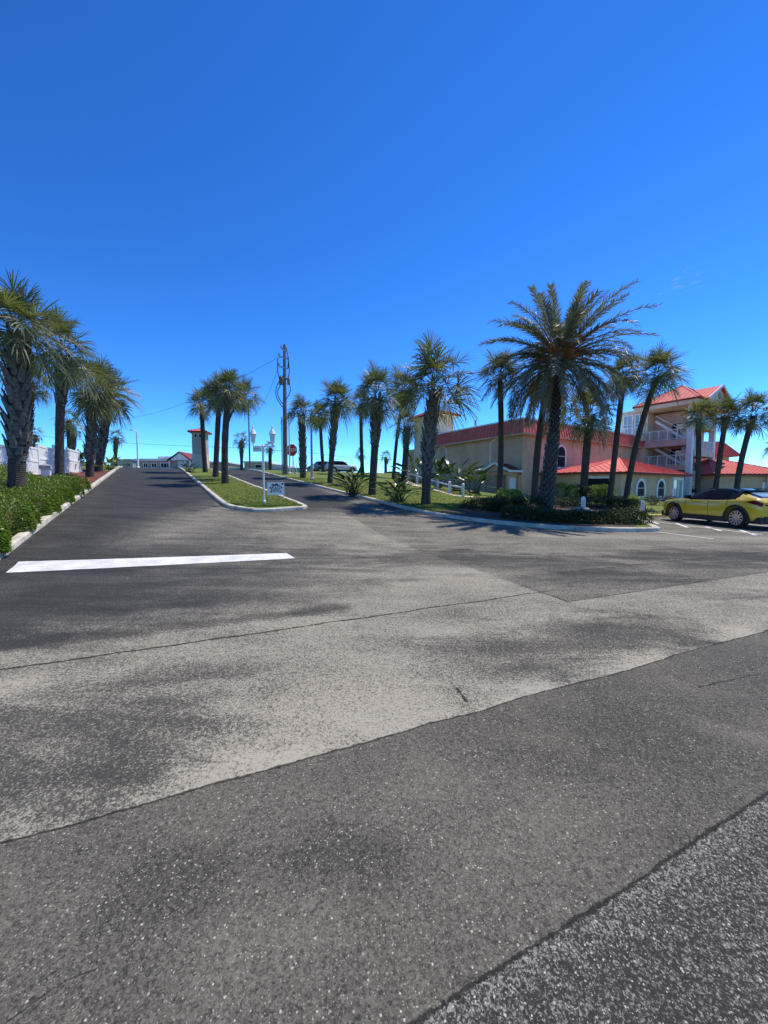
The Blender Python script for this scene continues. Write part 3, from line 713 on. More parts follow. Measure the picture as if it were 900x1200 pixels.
# ------------------------------------------------------------------ shrubs and hedges
def leaf(mb, p, d, up, L, w, tint, mi=0):
    s = d.cross(up); s = s.normalized() if s.length > .05 else Vector((1,0,0))
    n = s.cross(d).normalized()
    mb.add([p, p + d*L*.5 + s*w/2 + n*w*.15, p + d*L, p + d*L*.5 - s*w/2 + n*w*.15], [(0,1,2),(0,2,3)], mi, tint)
def rdir(rnd, upb=.3):
    v = Vector((rnd.gauss(0,1), rnd.gauss(0,1), rnd.gauss(0,1))); v.normalize(); v.z += upb; return v.normalized()
def blob_shrub(name, label, loc, rx, ry, h, n, L, mat, seed, group=None, cat='shrub', lumps=9, tint=.4, w=.55, rz=0):
    rnd = random.Random(seed); t = thing(name, label, cat, loc, rz, group); mb = MB()
    cs = [(Vector((rnd.uniform(-.75,.75)*rx, rnd.uniform(-.75,.75)*ry, h*rnd.uniform(.35,.72))), rnd.uniform(.26,.42)) for _ in range(lumps)]
    for i in range(n):
        if rnd.random() < .45:
            d = rdir(rnd, .25); d.z = abs(d.z)*.95; k = rnd.uniform(.86,1.02); p = Vector((d.x*rx*k, d.y*ry*k, d.z*h*k)); o = d
        else:
            c, r = rnd.choice(cs); d = rdir(rnd, .2); k = r*rnd.uniform(.85,1.05); p = c + Vector((d.x*rx*k, d.y*ry*k, d.z*h*k*1.1)); o = d
        if p.z < .02: p.z = rnd.uniform(.02,.12)
        dd = (o*.8 + rdir(rnd, .2)*.9).normalized()
        leaf(mb, p, dd, Vector((rnd.uniform(-.6,.6), rnd.uniform(-.6,.6), 1)), L*rnd.uniform(.7,1.3), L*w, min(1, max(0, rnd.gauss(tint, .17))))
    mb.build('foliage', mat, t, tint=True)
    ms = MB()
    for i in range(7):
        a = rnd.uniform(0,6.28); e = Vector((math.cos(a)*rx*.6, math.sin(a)*ry*.6, h*.7)); ms.tube([Vector((0,0,-.05)), e*.5 + Vector((0,0,.05)), e], [.025,.018,.008], 5)
    ms.build('stem', M['twig'], t); return t
# clipped low hedge along the left kerb
def hedge_strip(name, label, a0, a1, b0, b1, h, n, seed):
    rnd = random.Random(seed); c = xy((a0+a1)/2, (b0+b1)/2)
    o = MB(); N = 0
    def prof(a, b):
        u = (a-a0)/(a1-a0); v = (b-b0)/(b1-b0); e = min(1, min(u, 1-u)*(a1-a0)/.45)*1.0; ev = min(1, min(v, 1-v)*(b1-b0)/.6)
        e = max(0, e); ev = max(0, ev)
        return h*(.35 + .65*math.sqrt(max(0, 1-(1-e)**2)))*(.4 + .6*math.sqrt(max(0, 1-(1-ev)**2)))*(1 + .07*math.sin(a*3.1+b*1.3) + .06*math.sin(b*4.3-a*2.2) + .04*math.sin(b*9+a*7))
    while N < n:
        b = b0 + (b1-b0)*rnd.random()**1.35; wig = .16*math.sin(b*2.3) + .10*math.sin(b*5.1)
        if rnd.random() < .38:
            a = a1 + wig; z = rnd.uniform(.05, 1)*prof(a1-.22, b); a -= .25*(z/h)**2*.8; o_n = Vector((AX[0], AX[1], .5))
        else:
            a = rnd.uniform(a0, a1+wig); z = prof(min(a, a1-.02), b)*rnd.uniform(.82,1.04); o_n = Vector((0,0,1))
        x, y = xy(a, b); p = Vector((x, y, g(x,y) + .08 + z))
        d = (o_n.normalized()*.7 + rdir(rnd, .1)).normalized()
        leaf(o, p, d, Vector((rnd.uniform(-.7,.7), rnd.uniform(-.7,.7), 1)), rnd.uniform(.05,.095), rnd.uniform(.032,.055), min(1, max(0, rnd.gauss(.42, .2)))); N += 1
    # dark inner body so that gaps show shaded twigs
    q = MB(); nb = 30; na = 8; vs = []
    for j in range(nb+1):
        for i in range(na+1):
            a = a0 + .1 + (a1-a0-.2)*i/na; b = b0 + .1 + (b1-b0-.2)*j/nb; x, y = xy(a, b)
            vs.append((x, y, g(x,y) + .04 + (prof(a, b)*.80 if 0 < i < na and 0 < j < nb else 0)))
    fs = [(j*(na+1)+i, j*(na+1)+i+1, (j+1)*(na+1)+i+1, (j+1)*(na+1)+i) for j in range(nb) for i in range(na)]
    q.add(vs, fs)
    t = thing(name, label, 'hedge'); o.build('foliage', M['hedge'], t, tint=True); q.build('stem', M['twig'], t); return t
hedge_strip('clipped_hedge', 'low clipped glossy green hedge along the left kerb under the nearest palm', -6.6, -3.04, 7.0, 25.6, .72, 60000, 4)
# juniper-like bed around the date palm
def loc(px, py, Y, off=.1):
    p = P(px, py, Y); p.z = g(p.x, p.y) + off; return p
GS = 'dark low shrubs in the planting bed'
sh = [((575,612),20.5,1.7,1.3,.62,4200,'dark low shrub at the left tip of the planting bed, behind the spiky shadow'),
      ((606,612),20.2,1.8,1.4,.78,5200,'tall dark shrub mass just left of the date palm trunk'),
      ((618,616),17.4,1.3,.8,.62,2600,'dark shrub at the kerb below the date palm trunk, on its left'),
      ((655,616),16.8,1.2,.7,.55,2600,'spreading dark shrub at the kerb just right of the date palm trunk'),
      ((688,617),16.6,1.2,.75,.55,2600,'spreading dark shrub at the kerb in front of the tan boulder'),
      ((719,617),16.6,1.2,.75,.58,2600,'spreading dark shrub at the kerb beside the nearer white sign'),
      ((741,615),17.0,.75,.8,.6,2000,'rightmost kerb shrub at the rounded end of the bed'),
      ((668,600),23.5,1.5,.9,.6,2200,'dark shrub in shade behind the boulder and left sign'),
      ((700,596),24.5,1.7,.9,.75,2400,'dark shrub at the foot of the left stubbled palm'),
      ((728,596),24.5,1.6,.9,.7,2400,'dark green shrub between the stubbled palms and the lawn'),
      ((766,588),30.5,2.0,.7,.7,2000,'low dark shrub under the arched windows')]
for i, ((px,py),Y,rx,ry,h,n,lab) in enumerate(sh):
    blob_shrub('low_shrub', lab, loc(px,py,Y), rx, ry, h, n, .11, M['juniper'], 100+i, GS, tint=.38 if Y > 18 else .5, w=.42)
GRD = 'round clipped green bushes'
blob_shrub('round_bush', 'round bright green bush right of the date palm trunk', loc(655,583,26), 1.25, 1.2, 1.5, 9000, .075, M['shrubg'], 140, GRD, lumps=3, tint=.5)
blob_shrub('round_bush', 'round bright green bush behind the squat palm trunk', loc(699,583,28.5), 1.4, 1.3, 1.6, 9000, .075, M['shrubg'], 141, GRD, lumps=3, tint=.5)
blob_shrub('round_bush', 'dark rounded bush hugging the left of the squat palm', loc(686,584,27.2), .9, .8, 1.35, 2000, .11, M['juniper'], 142, GRD, lumps=3, tint=.5)
blob_shrub('variegated_bush', 'pale yellow variegated bush in front of the porch', loc(597,592,23.0), 1.0, .8, .95, 1500, .16, M['shrubg'], 143, None, tint=.88)
blob_shrub('variegated_bush', 'cream-flowered bush at the foot of the right leaning palm', loc(741,592,27), .9, .6, .85, 900, .14, M['shrubg'], 144, None, tint=.92)
# spiky / paddle leaved clumps
def clump(name, label, loc_, n, H, spread, Lb, wb, mat, seed, group, tint=.45, cat='plant'):
    rnd = random.Random(seed); t = thing(name, label, cat, loc_, 0, group); mb = MB()
    for i in range(n):
        az = rnd.uniform(0,6.28); e = R(rnd.uniform(38,86)); L = H*rnd.uniform(.45,.8); p = Vector((rnd.uniform(-.2,.2)*spread, rnd.uniform(-.2,.2)*spread, 0)); pts = [p]
        for k in range(3):
            d = Vector((math.cos(az)*math.cos(e), math.sin(az)*math.cos(e), math.sin(e))); p = p + d*L/3; pts.append(p); e -= .16
        tt = min(1, max(0, rnd.gauss(tint, .2)))
        mb.tube(pts, [.02,.016,.012,.01], 4, False, 0, tt)
        sd = Vector((-math.sin(az), math.cos(az), 0)); sd = (sd + Vector((0,0,rnd.uniform(-.8,.8)))).normalized()
        bl = Lb*rnd.uniform(.7,1.25); w = wb*rnd.uniform(.8,1.2); vs = []; q = p.copy()
        for k in range(6):
            f = k/5; ww = w*math.sin(math.pi*min(1,(f*.9+.1)))**.8*.5
            nn = sd.cross(d).normalized()*ww*.35
            vs += [q - sd*ww + nn, q, q + sd*ww + nn]
            d = Vector((math.cos(az)*math.cos(e), math.sin(az)*math.cos(e), math.sin(e))); q = q + d*bl/5; e -= .13
        fs = []
        for k in range(5): fs += [(k*3,k*3+1,k*3+4,k*3+3),(k*3+1,k*3+2,k*3+5,k*3+4)]
        mb.add(vs, fs, 0, tt)
    mb.build('foliage', mat, t, tint=True)
    ms = MB(); ms.lathe([(.12*spread,-.1),(.10*spread,.1),(.02,.2)], 7); ms.build('stem', M['twig'], t); return t
GP = 'paddle-leaved plants'
clump('strelitzia_clump', 'spiky dark green clump on the right verge beside the torn booted palm', hit(413,580,.1), 60, 1.9, 1.5, .75, .15, M['paddle'], 150, GP, .35)
clump('strelitzia_clump', 'yellow-green clump between the verge palms and the big booted palm', hit(466,588,.1), 64, 1.5, 1.7, .70, .15, M['paddle'], 151, GP, .72)
clump('strelitzia_clump', 'large-leaved plant against the tan wall behind the rail posts', loc(534,577,31.5), 26, 3.0, 2.0, 1.25, .42, M['paddle'], 152, GP, .45)
clump('strelitzia_clump', 'dark large-leaved plant right behind the big booted palm', loc(514,571,34), 26, 3.2, 2.0, 1.3, .42, M['paddle'], 153, GP, .25)
clump('strelitzia_clump', 'large-leaved plant at the top of the rail fence by the wall end', loc(488,560,38), 24, 3.0, 2.0, 1.2, .40, M['paddle'], 154, GP, .3)
clump('strelitzia_clump', 'dark leafy plant at the foot of the tan wall near the porch', loc(556,584,30), 26, 1.9, 2.2, 1.0, .34, M['paddle'], 155, GP, .12)
clump('strelitzia_clump', 'broad-leaved plant in the mulch between the white post and the fence', hit(86,551,.1), 26, 1.5, 1.8, .8, .26, M['paddle'], 156, GP, .6)
clump('strelitzia_clump', 'yellowish flowering plant at the top end of the left mulch bed', hit(129,550,.1), 34, 1.3, 2.2, .7, .2, M['paddle'], 157, GP, .85)
clump('strelitzia_clump', 'low plant at the foot of the beige tower on the island', hit(222,553,.15), 26, 1.0, 1.8, .6, .16, M['paddle'], 158, GP, .55)
# grass tufts : uncountable blades on the lawns
def blades(name, polys, n, h, seed):
    rnd = random.Random(seed); mb = MB()
    for (f, k) in polys:
        for i in range(int(n*k)):
            a, b = f(rnd)
            x, y = xy(a, b); z = g(x, y) + .10; p = Vector((x, y, z)); hh = h*rnd.uniform(.5,1.4)
            for q in range(3):
                az = rnd.uniform(0,6.28); s = Vector((math.cos(az), math.sin(az), 0)); ln = Vector((rnd.uniform(-.5,.5), rnd.uniform(-.5,.5), 0))*hh
                pp = p + Vector((rnd.uniform(-.05,.05), rnd.uniform(-.05,.05), 0))
                mb.add([pp - s*.007, pp + s*.007, pp + ln + Vector((0,0,hh))], [(0,1,2)], 0, min(1, max(0, rnd.gauss(.5,.22))))
    o = mb.build(name, M['grassblade'], tint=True); o['kind'] = 'stuff'; return o
M['grassblade'] = leafm('grass_blade', (.06,.10,.015), (.16,.20,.04), (.28,.24,.10), .3, .5)
tag(blades('grass', [(lambda r: (r.uniform(3.05,6.15), 17.3 + 20*r.random()**1.7), .4), (lambda r: (11.4 + 8*r.random()**1.3, 14.5 + 22*r.random()**1.2), .6)], 16000, .07, 8), 'short mown grass on the island and the right verge', 'grass', None, 'stuff')
# ------------------------------------------------------------------ boulder, small signs, rail fence, white fence
def boulder(label, p, rx, ry, h, seed):
    rnd = random.Random(seed); bm = bmesh.new(); bmesh.ops.create_icosphere(bm, subdivisions=4, radius=1)
    from mathutils import noise as nz
    for v in bm.verts:
        k = 1 + .22*nz.noise(v.co*1.3 + Vector((seed,0,0))) + .08*nz.noise(v.co*4) + .03*nz.noise(v.co*11)
        v.co = Vector((v.co.x*rx*k, v.co.y*ry*k, max(-.1, v.co.z*h*k)))
    me = bpy.data.meshes.new('boulder'); bm.to_mesh(me); bm.free(); me.materials.append(M['rock'])
    o = bpy.data.objects.new('boulder', me); COL.objects.link(o); o.location = p; tag(o, label, 'rock')
boulder('flat tan boulder in front of the left white bed sign', loc(677,612,18.2), 1.15, .6, .58, 3)
boulder('small pale rock beside the round bush and squat palm', loc(674,586,25.5), .35, .3, .55, 5)
GSG = 'small white bed signs'
def bed_sign(label, p, h, w, red=False):
    t = thing('bed_sign', label, 'sign', p, R(-25), GSG)
    mb = MB(); mb.box(-.02,.02,-.02,.02,-.1,h*.45); mb.build('post', M['white'], t)
    mb = MB(); mb.box(-w/2,w/2,-.015,.015,h*.36,h*.92); mb.add([(-w/2,-.015,h*.92),(w/2,-.015,h*.92),(0,-.015,h),(-w/2,.015,h*.92),(w/2,.015,h*.92),(0,.015,h)],[(0,1,2),(5,4,3),(0,2,5,3),(2,1,4,5)]); pan = mb.build('panel', M['white'], t)
    mb = MB()
    for k in range(4): mb.box(-w*.34, w*(.34 - .12*(k % 2)), -.021, -.0175, h*(.46+.1*k), h*(.485+.1*k))
    mb.build('lettering', M['red_sign'] if red else M['greenprint'], pan)
bed_sign('small white pointed sign on a stake behind the tan boulder', loc(683,607,19.6), 1.05, .22)
bed_sign('small white sign on a stake near the bed end by the lawn', loc(752.5,607,20.3), .92, .19, True)
# rail fence
rail = thing('rail_fence', 'low white post-and-rail fence stepping down beside the mulch slope', 'fence')
pp = []
for px, py, Y in ((478.5,562.5,39),(489,566,36.0),(513,574,32.0),(526.8,578.5,29.2),(542.6,582.5,26.6)):
    p = P(px, py, Y); pp.append(p); h = 15.0*26.6/F*1.0
    mb = MB(); mb.box(-.075,.075,-.075,.075,-1.2,h); mb.add([(-.085,-.085,h),(.085,-.085,h),(.085,.085,h),(-.085,.085,h),(0,0,h+.07)],[(0,1,4),(1,2,4),(2,3,4),(3,0,4),(3,2,1,0)])
    o = mb.build('post', M['white'], rail); o.location = p; o.rotation_euler = (0,0,R(32))
mb = MB(); h = .92
for p, q in zip(pp[:-1], pp[1:]):
    mb.bar(p + Vector((0,0,h*.72)), q + Vector((0,0,h*.72)), .05, .11)
mb.bar(pp[0] + Vector((0,0,h*.72)), P(466,556,43) + Vector((0,0,h*.72)), .05, .11)
mb.build('rail', M['white'], rail)
# mulch slope + pale edging path below the rail
def strip3(name, rows, mat):
    mb = MB(); vs = []
    for p, q in rows: vs += [p, q]
    mb.add(vs, [(2*i, 2*i+1, 2*i+3, 2*i+2) for i in range(len(rows)-1)]); o = fixn(mb.build(name, mat)); return struct(o)
def lift(p, dz): return Vector((p.x, p.y, max(p.z, g(p.x,p.y)+.1) + dz))
r_ = [(P(474,562,40), P(470,564.5,39)), (P(487,567.5,36), P(484,570,35)), (P(513,576.5,31.5), P(511,580,30.5)), (P(535,582.5,27.5), P(533,587,26.8)), (P(560,585.5,27), P(560,588.5,26.3))]
strip3('edging_path', [(lift(a, .02), lift(b, .02)) for a, b in r_], M['cream'])
r2 = [(xy(28.5,38.5), a) for a in ()]
top_ = [Vector((*xy(29.9,39), 0)), Vector((*xy(29.9,35), 0)), Vector((*xy(29.9,30), 0)), Vector((*xy(29.9,25), 0)), Vector((*xy(29.5,22), 0))]
strip3('mulch_slope', [(Vector((t.x, t.y, g(t.x,t.y)+.14)), lift(a, .012) - Vector((0,0,.0))) for t, (a, b) in zip(top_, r_)], M['mulch'])
# white vinyl privacy fence
vf = thing('vinyl_fence', 'tall white vinyl privacy fence stepping up the slope on the left', 'fence')
FP, FD = Vector((-20.0,20.36)), Vector((-.41,.912))
bs = [-12.2 + 2.44*i for i in range(10)]
def xyf(s): q = FP + FD*s; return q.x, q.y
def fz(s): x, y = xyf(s); return g(x, y) + .10
mp = MB()
for i, b in enumerate(bs):
    x, y = xyf(b); z = fz(b); top = fz(min(b, bs[-2])) + 1.84
    o_ = MB(); o_.box(-.065,.065,-.065,.065,0,1.84); o_.add([(-.08,-.08,1.84),(.08,-.08,1.84),(.08,.08,1.84),(-.08,.08,1.84),(0,0,1.92)],[(0,1,4),(1,2,4),(2,3,4),(3,0,4),(3,2,1,0)])
    po = o_.build('post', M['whitevinyl'], vf); po.location = (x, y, z); po.rotation_euler = (0,0,math.atan2(FD.y, FD.x))
    if i < len(bs)-1:
        b2 = bs[i+1]; x2, y2 = xyf(b2); L = math.hypot(x2-x, y2-y); zz = z + .06; pn = MB()
        for r0, r1 in ((.02,.16),(.84,.96),(1.60,1.72)): pn.box(.07, L-.07, -.04, .04, r0, r1)
        nb = 10; wb = (L-.14)/nb
        for k in range(nb):
            pn.box(.07+wb*k+.006, .07+wb*(k+1)-.006, -.02, .02, .162, .838); pn.box(.07+wb*k+.006, .07+wb*(k+1)-.006, -.02, .02, .962, 1.598)
        po = pn.build('panel', M['whitevinyl'], vf); po.location = (x, y, zz); po.rotation_euler = (0,0,math.atan2(FD.y, FD.x))
# utility pedestal, post with sign by the mulch
def pedestal():
    p = hit(54, 556, .12); p = P(54,556,20.6); p.z = g(p.x,p.y) + .1
    t = thing('utility_pedestal', 'gray-white utility pedestal standing against the white fence', 'utility box', p, R(32))
    mb = MB(); mb.box(-.2,.2,-.16,.16,-.05,.78); o = bev(mb.build('cabinet', M['white'], t), .03)
    mb = MB(); mb.box(-.24,.24,-.2,.2,.78,.98); mb.add([(-.24,-.2,.98),(.24,-.2,.98),(.24,.2,.98),(-.24,.2,.98),(0,0,1.1)],[(0,1,4),(1,2,4),(2,3,4),(3,0,4),(3,2,1,0)]); mb.build('cap', M['concrete'], t)
pedestal()
p = hit(95, 553, .1)
t = thing('notice_post', 'white post carrying a dark notice board in the left mulch bed', 'sign', p, R(20))
mb = MB(); mb.box(-.06,.06,-.06,.06,-.1,1.62); mb.add([(-.07,-.07,1.62),(.07,-.07,1.62),(.07,.07,1.62),(-.07,.07,1.62),(0,0,1.7)],[(0,1,4),(1,2,4),(2,3,4),(3,0,4),(3,2,1,0)]); mb.build('post', M['white'], t)
mb = MB(); mb.box(.07,1.0,-.03,.03,1.2,1.55); mb.build('board', M['brownhouse'], t)
# ------------------------------------------------------------------ lamp post with street name blade, open house sign
def text_mesh(name, s, size, mat, parent, loc, rot=(R(90),0,0), ext=.002, bold=0.0, align='CENTER'):
    cu = bpy.data.curves.new(name, 'FONT'); cu.body = s; cu.size = size; cu.extrude = ext; cu.align_x = align; cu.align_y = 'CENTER'; cu.offset = bold
    o = bpy.data.objects.new(name, cu); COL.objects.link(o)
    dg = bpy.context.evaluated_depsgraph_get(); me = bpy.data.meshes.new_from_object(o.evaluated_get(dg)); bpy.data.objects.remove(o); bpy.data.curves.remove(cu)
    me.materials.clear(); me.materials.append(mat); o = bpy.data.objects.new(name, me); COL.objects.link(o); o.parent = parent; o.location = loc; o.rotation_euler = rot; return o
lp = hit(309.5, 589, .12)
lamp = thing('lamp_post', 'white twin-lantern lamp post with street name blade on the island tip', 'lamp post', lp, 0)
k = lp.y/F                                   # metres per photo pixel there
HL = 66*k
mb = MB(); mb.lathe([(.09,-.1),(.09,.08),(.06,.12),(.045,.3),(.045,HL*.52),(.055,HL*.53),(.055,HL*.55),(.055,HL*.60),(.06,HL*.9),(.075,HL*.92),(.075,HL*.96),(.06,HL),(.03,HL+.05)], 16); mb.build('post', M['white'], lamp, smooth=False)
ma = MB(); hw = 11.2*k
for sx in (-1,1):
    pts = [Vector((0,0,HL-.06)), Vector((sx*hw*.5,0,HL-.02)), Vector((sx*hw*.9,0,HL-.06)), Vector((sx*hw,0,HL+.05)), Vector((sx*hw,0,HL+.14))]
    ma.tube(pts, [.04,.032,.03,.032,.04], 8)
    ma.tube([Vector((sx*.05,0,HL-.25)), Vector((sx*hw*.35,0,HL-.2)), Vector((sx*hw*.6,0,HL-.03))], [.02,.02,.02], 6)
ma.build('arm', M['white'], lamp)
for sx in (-1,1):
    la = MB(); z0 = HL+.12; la.lathe([(.05,z0),(.09,z0+.05),(.10,z0+.09)], 8, (sx*hw,0,0))
    for q in range(6):
        an = q*math.pi/3; la.bar((sx*hw+.092*math.cos(an), .092*math.sin(an), z0+.08), (sx*hw+.125*math.cos(an), .125*math.sin(an), z0+.42), .016)
    lo = la.build('lantern', M['white'], lamp)
    gl = MB(); gl.lathe([(.085,z0+.092),(.117,z0+.41)], 6, (sx*hw,0,0)); gl.build('glass', M['frost'], lo)
    ca = MB(); ca.lathe([(.165,z0+.415),(.17,z0+.44),(.09,z0+.60),(.035,z0+.70),(.03,z0+.74),(.045,z0+.77),(.012,z0+.86)], 16, (sx*hw,0,0)); ca.build('cap', M['white'], lo, smooth=False)
mb = MB(); mb.box(-10.8*k, -1.4*k, -.03, -.012, HL-.30, HL-.02); bl = mb.build('street_blade', M['white'], lamp); bl.location = (0,-.08,0); bl.rotation_euler=(0,0,0)
mb = MB(); mb.box(-9.8*k, -2.4*k, -.036, -.0325, HL-.20, HL-.12); lt = mb.build('lettering', M['galv'], bl)
bl['label'] = 'white street name blade with faint illegible lettering'
# open house sign
ps = P(323.5, 587, lp.y - .9); ps.z = g(ps.x, ps.y) + .12
k2 = ps.y/F; zc = P(323.5, 572.5, ps.y).z - ps.z; w2, h2 = 9.7*k2, 7.4*k2
sg = thing('yard_sign', 'white open house yard sign with a dark house emblem beside the lamp post', 'sign', ps, R(4))
mb = MB(); mb.box(-w2, w2, -.004, .004, zc-h2, zc+h2); panel = mb.build('panel', M['white'], sg)
mb = MB()
for sx in (-w2*.55, w2*.55): mb.tube([Vector((sx,.012,-.15)), Vector((sx,.012,zc+h2*.6))], .006, 6)
mb.tube([Vector((-w2*.55,.012,zc-h2-.04)), Vector((w2*.55,.012,zc-h2-.04))], .006, 6); mb.build('stake', M['galv'], sg)
mb = MB(); hx = w2*.80
mb.add([(-hx*.82,-.0075,zc-h2*.62),(hx*.82,-.0075,zc-h2*.62),(hx*.82,-.0075,zc+h2*.08),(hx,-.0075,zc+h2*.05),(hx*.95,-.0075,zc+h2*.22),(hx*.1,-.0075,zc+h2*.86),(-hx*.22,-.0075,zc+h2*.62),(-hx*.36,-.0075,zc+h2*.74),(-hx*.62,-.0075,zc+h2*.70),(-hx*.62,-.0075,zc+h2*.38),(-hx*.95,-.0075,zc+h2*.18),(-hx*.98,-.0075,zc+h2*.02),(-hx*.82,-.0075,zc+h2*.08)], [tuple(range(13))])
em = mb.build('house_emblem', M['navy'], panel)
text_mesh('lettering', 'OPEN', h2*.60, M['white'], panel, (hx*.02,-.0105,zc+h2*.20), bold=.004)
text_mesh('lettering', 'HOUSE', h2*.56, M['white'], panel, (hx*.02,-.0105,zc-h2*.24), bold=.004)
mb = MB(); mb.box(-hx*.62, hx*.62, -.0125, -.0095, zc-h2*.60, zc-h2*.48); mb.build('info_strip', M['white'], panel)
mb = MB(); mb.lathe([(.05,0),(.05,.003)], 14); bd = mb.build('badge', M['greenprint'], panel); bd.location = (w2*.78,-.006,zc+h2*.74); bd.rotation_euler=(R(90),0,0)
# stop sign
pst = hit(345, 555.5, .1); pst.z -= .05
st = thing('stop_sign', 'red octagonal stop sign on a steel post right of the utility pole', 'sign', pst, R(-12))
ks = pst.y/F; zc = P(341.5, 527.5, pst.y).z - pst.z; rr = 7.4*ks
cx = -3.0*ks
mb = MB(); mb.tube([Vector((0,.05,-.2)), Vector((cx*.9,.05,zc+rr*.6))], .05, 8); mb.build('post', M['galv'], st)
def octa(r, y0, y1):
    m_ = MB(); pts = [(cx + r*math.cos(R(22.5+45*i)), r*math.sin(R(22.5+45*i)) + zc) for i in range(8)]
    m_.add([(x,y0,z) for x,z in pts] + [(x,y1,z) for x,z in pts], [tuple(range(8)), tuple(reversed(range(8,16)))] + [(i,i+8,(i+1)%8+8,(i+1)%8) for i in range(8)]); return m_
pl_ = octa(rr, -.012, .012).build('plate', M['white'], st)
fc = octa(rr*.93, -.02, -.0145).build('face', M['red_sign'], pl_)
text_mesh('lettering', 'STOP', rr*.74, M['white'], pl_, (cx,-.023,zc), bold=.01)
# slim posts and street lights on the crest
def slim_post(name, label, cat, px, pyb, pyt, r, mat, Y=None, arm=None):
    b = hit(px, pyb, .1) if Y is None else loc(px, pyb, Y)
    h = P(px, pyt, b.y).z - b.z; t = thing(name, label, cat, b)
    m_ = MB(); m_.tube([Vector((0,0,-.2)), Vector((0,0,h))], [r, r*.75], 10); m_.build('pole', mat, t)
    m_ = MB(); m_.lathe([(r*1.9,0),(r*1.9,.12),(r*1.1,.2)], 10); m_.build('base', mat, t)
    if arm:
        m_ = MB(); dx, dz = arm; m_.tube([Vector((0,0,h-.1)), Vector((dx*.5,0,h+dz*.7)), Vector((dx,0,h+dz))], [r*.7,r*.55,r*.5], 7); ao = m_.build('arm', mat, t)
        m_ = MB(); m_.box(dx-.35 if dx < 0 else dx-.1, dx+.1 if dx < 0 else dx+.35, -.14, .14, h+dz-.08, h+dz+.07); bev(m_.build('lamp_head', M['galv'], ao), .04)
    return t
slim_post('street_light', 'thin white street light at the top of the drive on the left', 'street light', 162, 549, 506, .14, M['whitevinyl'], 62, (-.8,.3))
slim_post('utility_pole', 'thin dark wooden pole left of the lamp post across the beach road', 'utility pole', 293, 553, 470, .13, M['wood_pole'], 58, (1.0,.1)) 
slim_post('steel_post', 'gray steel light pole between two verge palms right of the stop sign', 'pole', 365.6, 562, 500, .13, M['concrete'])
slim_post('white_conduit_post', 'slim white post hard against the right of the utility pole', 'post', 339.6, 555.5, 486, .08, M['whitevinyl'])
slim_post('bollard', 'short white marker post just right of the stop sign post', 'bollard', 347.5, 556.5, 543, .045, M['whitevinyl'])
slim_post('bollard', 'second short white marker post on the crest near the rough palm trunk', 'bollard', 342.8, 556, 540, .04, M['whitevinyl'])
# big utility pole
pb = hit(334.5, 556, .1)
ku = pb.y/F; up = thing('utility_pole', 'tall gray utility pole with stubby crossarms and looping cables', 'utility pole', pb)
ht = P(336, 404, pb.y).z - pb.z
m_ = MB(); m_.tube([Vector((0,0,-.3)), Vector((.05,0,ht*.5)), Vector((1.4*ku,0,ht))], [.28,.23,.15], 12); m_.build('pole', M['wood_pole'], up)
m_ = MB(); m_.tube([Vector((-.30,-.2,0)), Vector((-.26,-.2,ht*.44))], .06, 6); m_.build('riser_pipe', M['galv'], up)
def pz(py): return P(336, py, pb.y).z - pb.z
for i, (py, l, r) in enumerate(((410,-2.6,3.6),(419.5,-5.4,5.2),(431,-5.6,5.0))):
    z = pz(py); x0 = 1.0*ku; m_ = MB(); m_.bar((x0+l*ku,-.25,z+.05),(x0,-.22,z),.12,.14); m_.bar((x0,-.22,z-.12),(x0+r*ku,-.25,z-.16),.12,.14); ao = m_.build('crossarm', M['galv'], up)
    for xx, zz in ((x0+l*ku, z+.1), (x0+r*ku, z-.1)):
        m_ = MB(); m_.lathe([(.05,0),(.10,.06),(.06,.1),(.10,.16),(.06,.2),(.09,.26),(.03,.32)], 8, (xx,-.25,zz)); m_.build('insulator', M['galv'], ao)
for sx in (-4.2, -1.8, 5.2):
    m_ = MB(); z = pz(446); m_.lathe([(.10,-.55),(.16,-.5),(.16,.1),(.1,.2),(.05,.45)], 10, (sx*ku+.1,-.3,z)); m_.build('cable_terminal', M['wood_pole'], up)
m_ = MB(); m_.bar((-5*ku,-.15,pz(443)),(6*ku,-.15,pz(445)),.12,.16); m_.build('crossarm', M['wood_pole'], up)
for (x0,y0),(x1,y1),bul in (((-5,448),(-1,478),-5.5),((-2,450),(-1,474),-5),((6,448),(2,470),4.0),((-5.4,421),(-4.5,444),-1.2),((6,422),(6,445),1.2),((4.6,412),(5.6,431),1.2)):
    pts = []; m_ = MB()
    for q in range(9):
        f = q/8; pts.append(Vector(((x0+(x1-x0)*f + bul*math.sin(math.pi*f))*ku, -.3, pz(y0+(y1-y0)*f))))
    m_.tube(pts, .045, 6); m_.build('cable_loop', M['wire'], up)
def wire(label, p, q, sag, r=.016):
    m_ = MB(); pts = []
    for i in range(25):
        f = i/24; v = p.lerp(q, f); v.z -= sag*4*f*(1-f); pts.append(v)
    m_.tube(pts, r, 5); tag(m_.build('overhead_wire', M['wire']), label, 'wire', 'overhead wires')
topw = pb + Vector((-5.4*ku,-.25,pz(420)))
wire('overhead wire running left from the pole middle crossarm', topw, P(60, 470, 110), 6, .018)
wire('overhead wire falling steeply left from the pole lowest crossarm', pb + Vector((-5.4*ku,-.25,pz(432))), P(292, 490, 60), 1.2, .018)
wire('low overhead wire crossing the sky above the far buildings on the left', P(-60, 498, 72), P(293, 525, 58), .8, .022)
wire('lower wire from the thin pole to the gray utility pole', P(293, 520, 58), pb + Vector((0,0,pz(528))), .3, .02)
wire('low wire right of the utility pole passing behind the verge palms', pb + Vector((0,0,pz(526))), P(520, 536, 70), .8, .02)
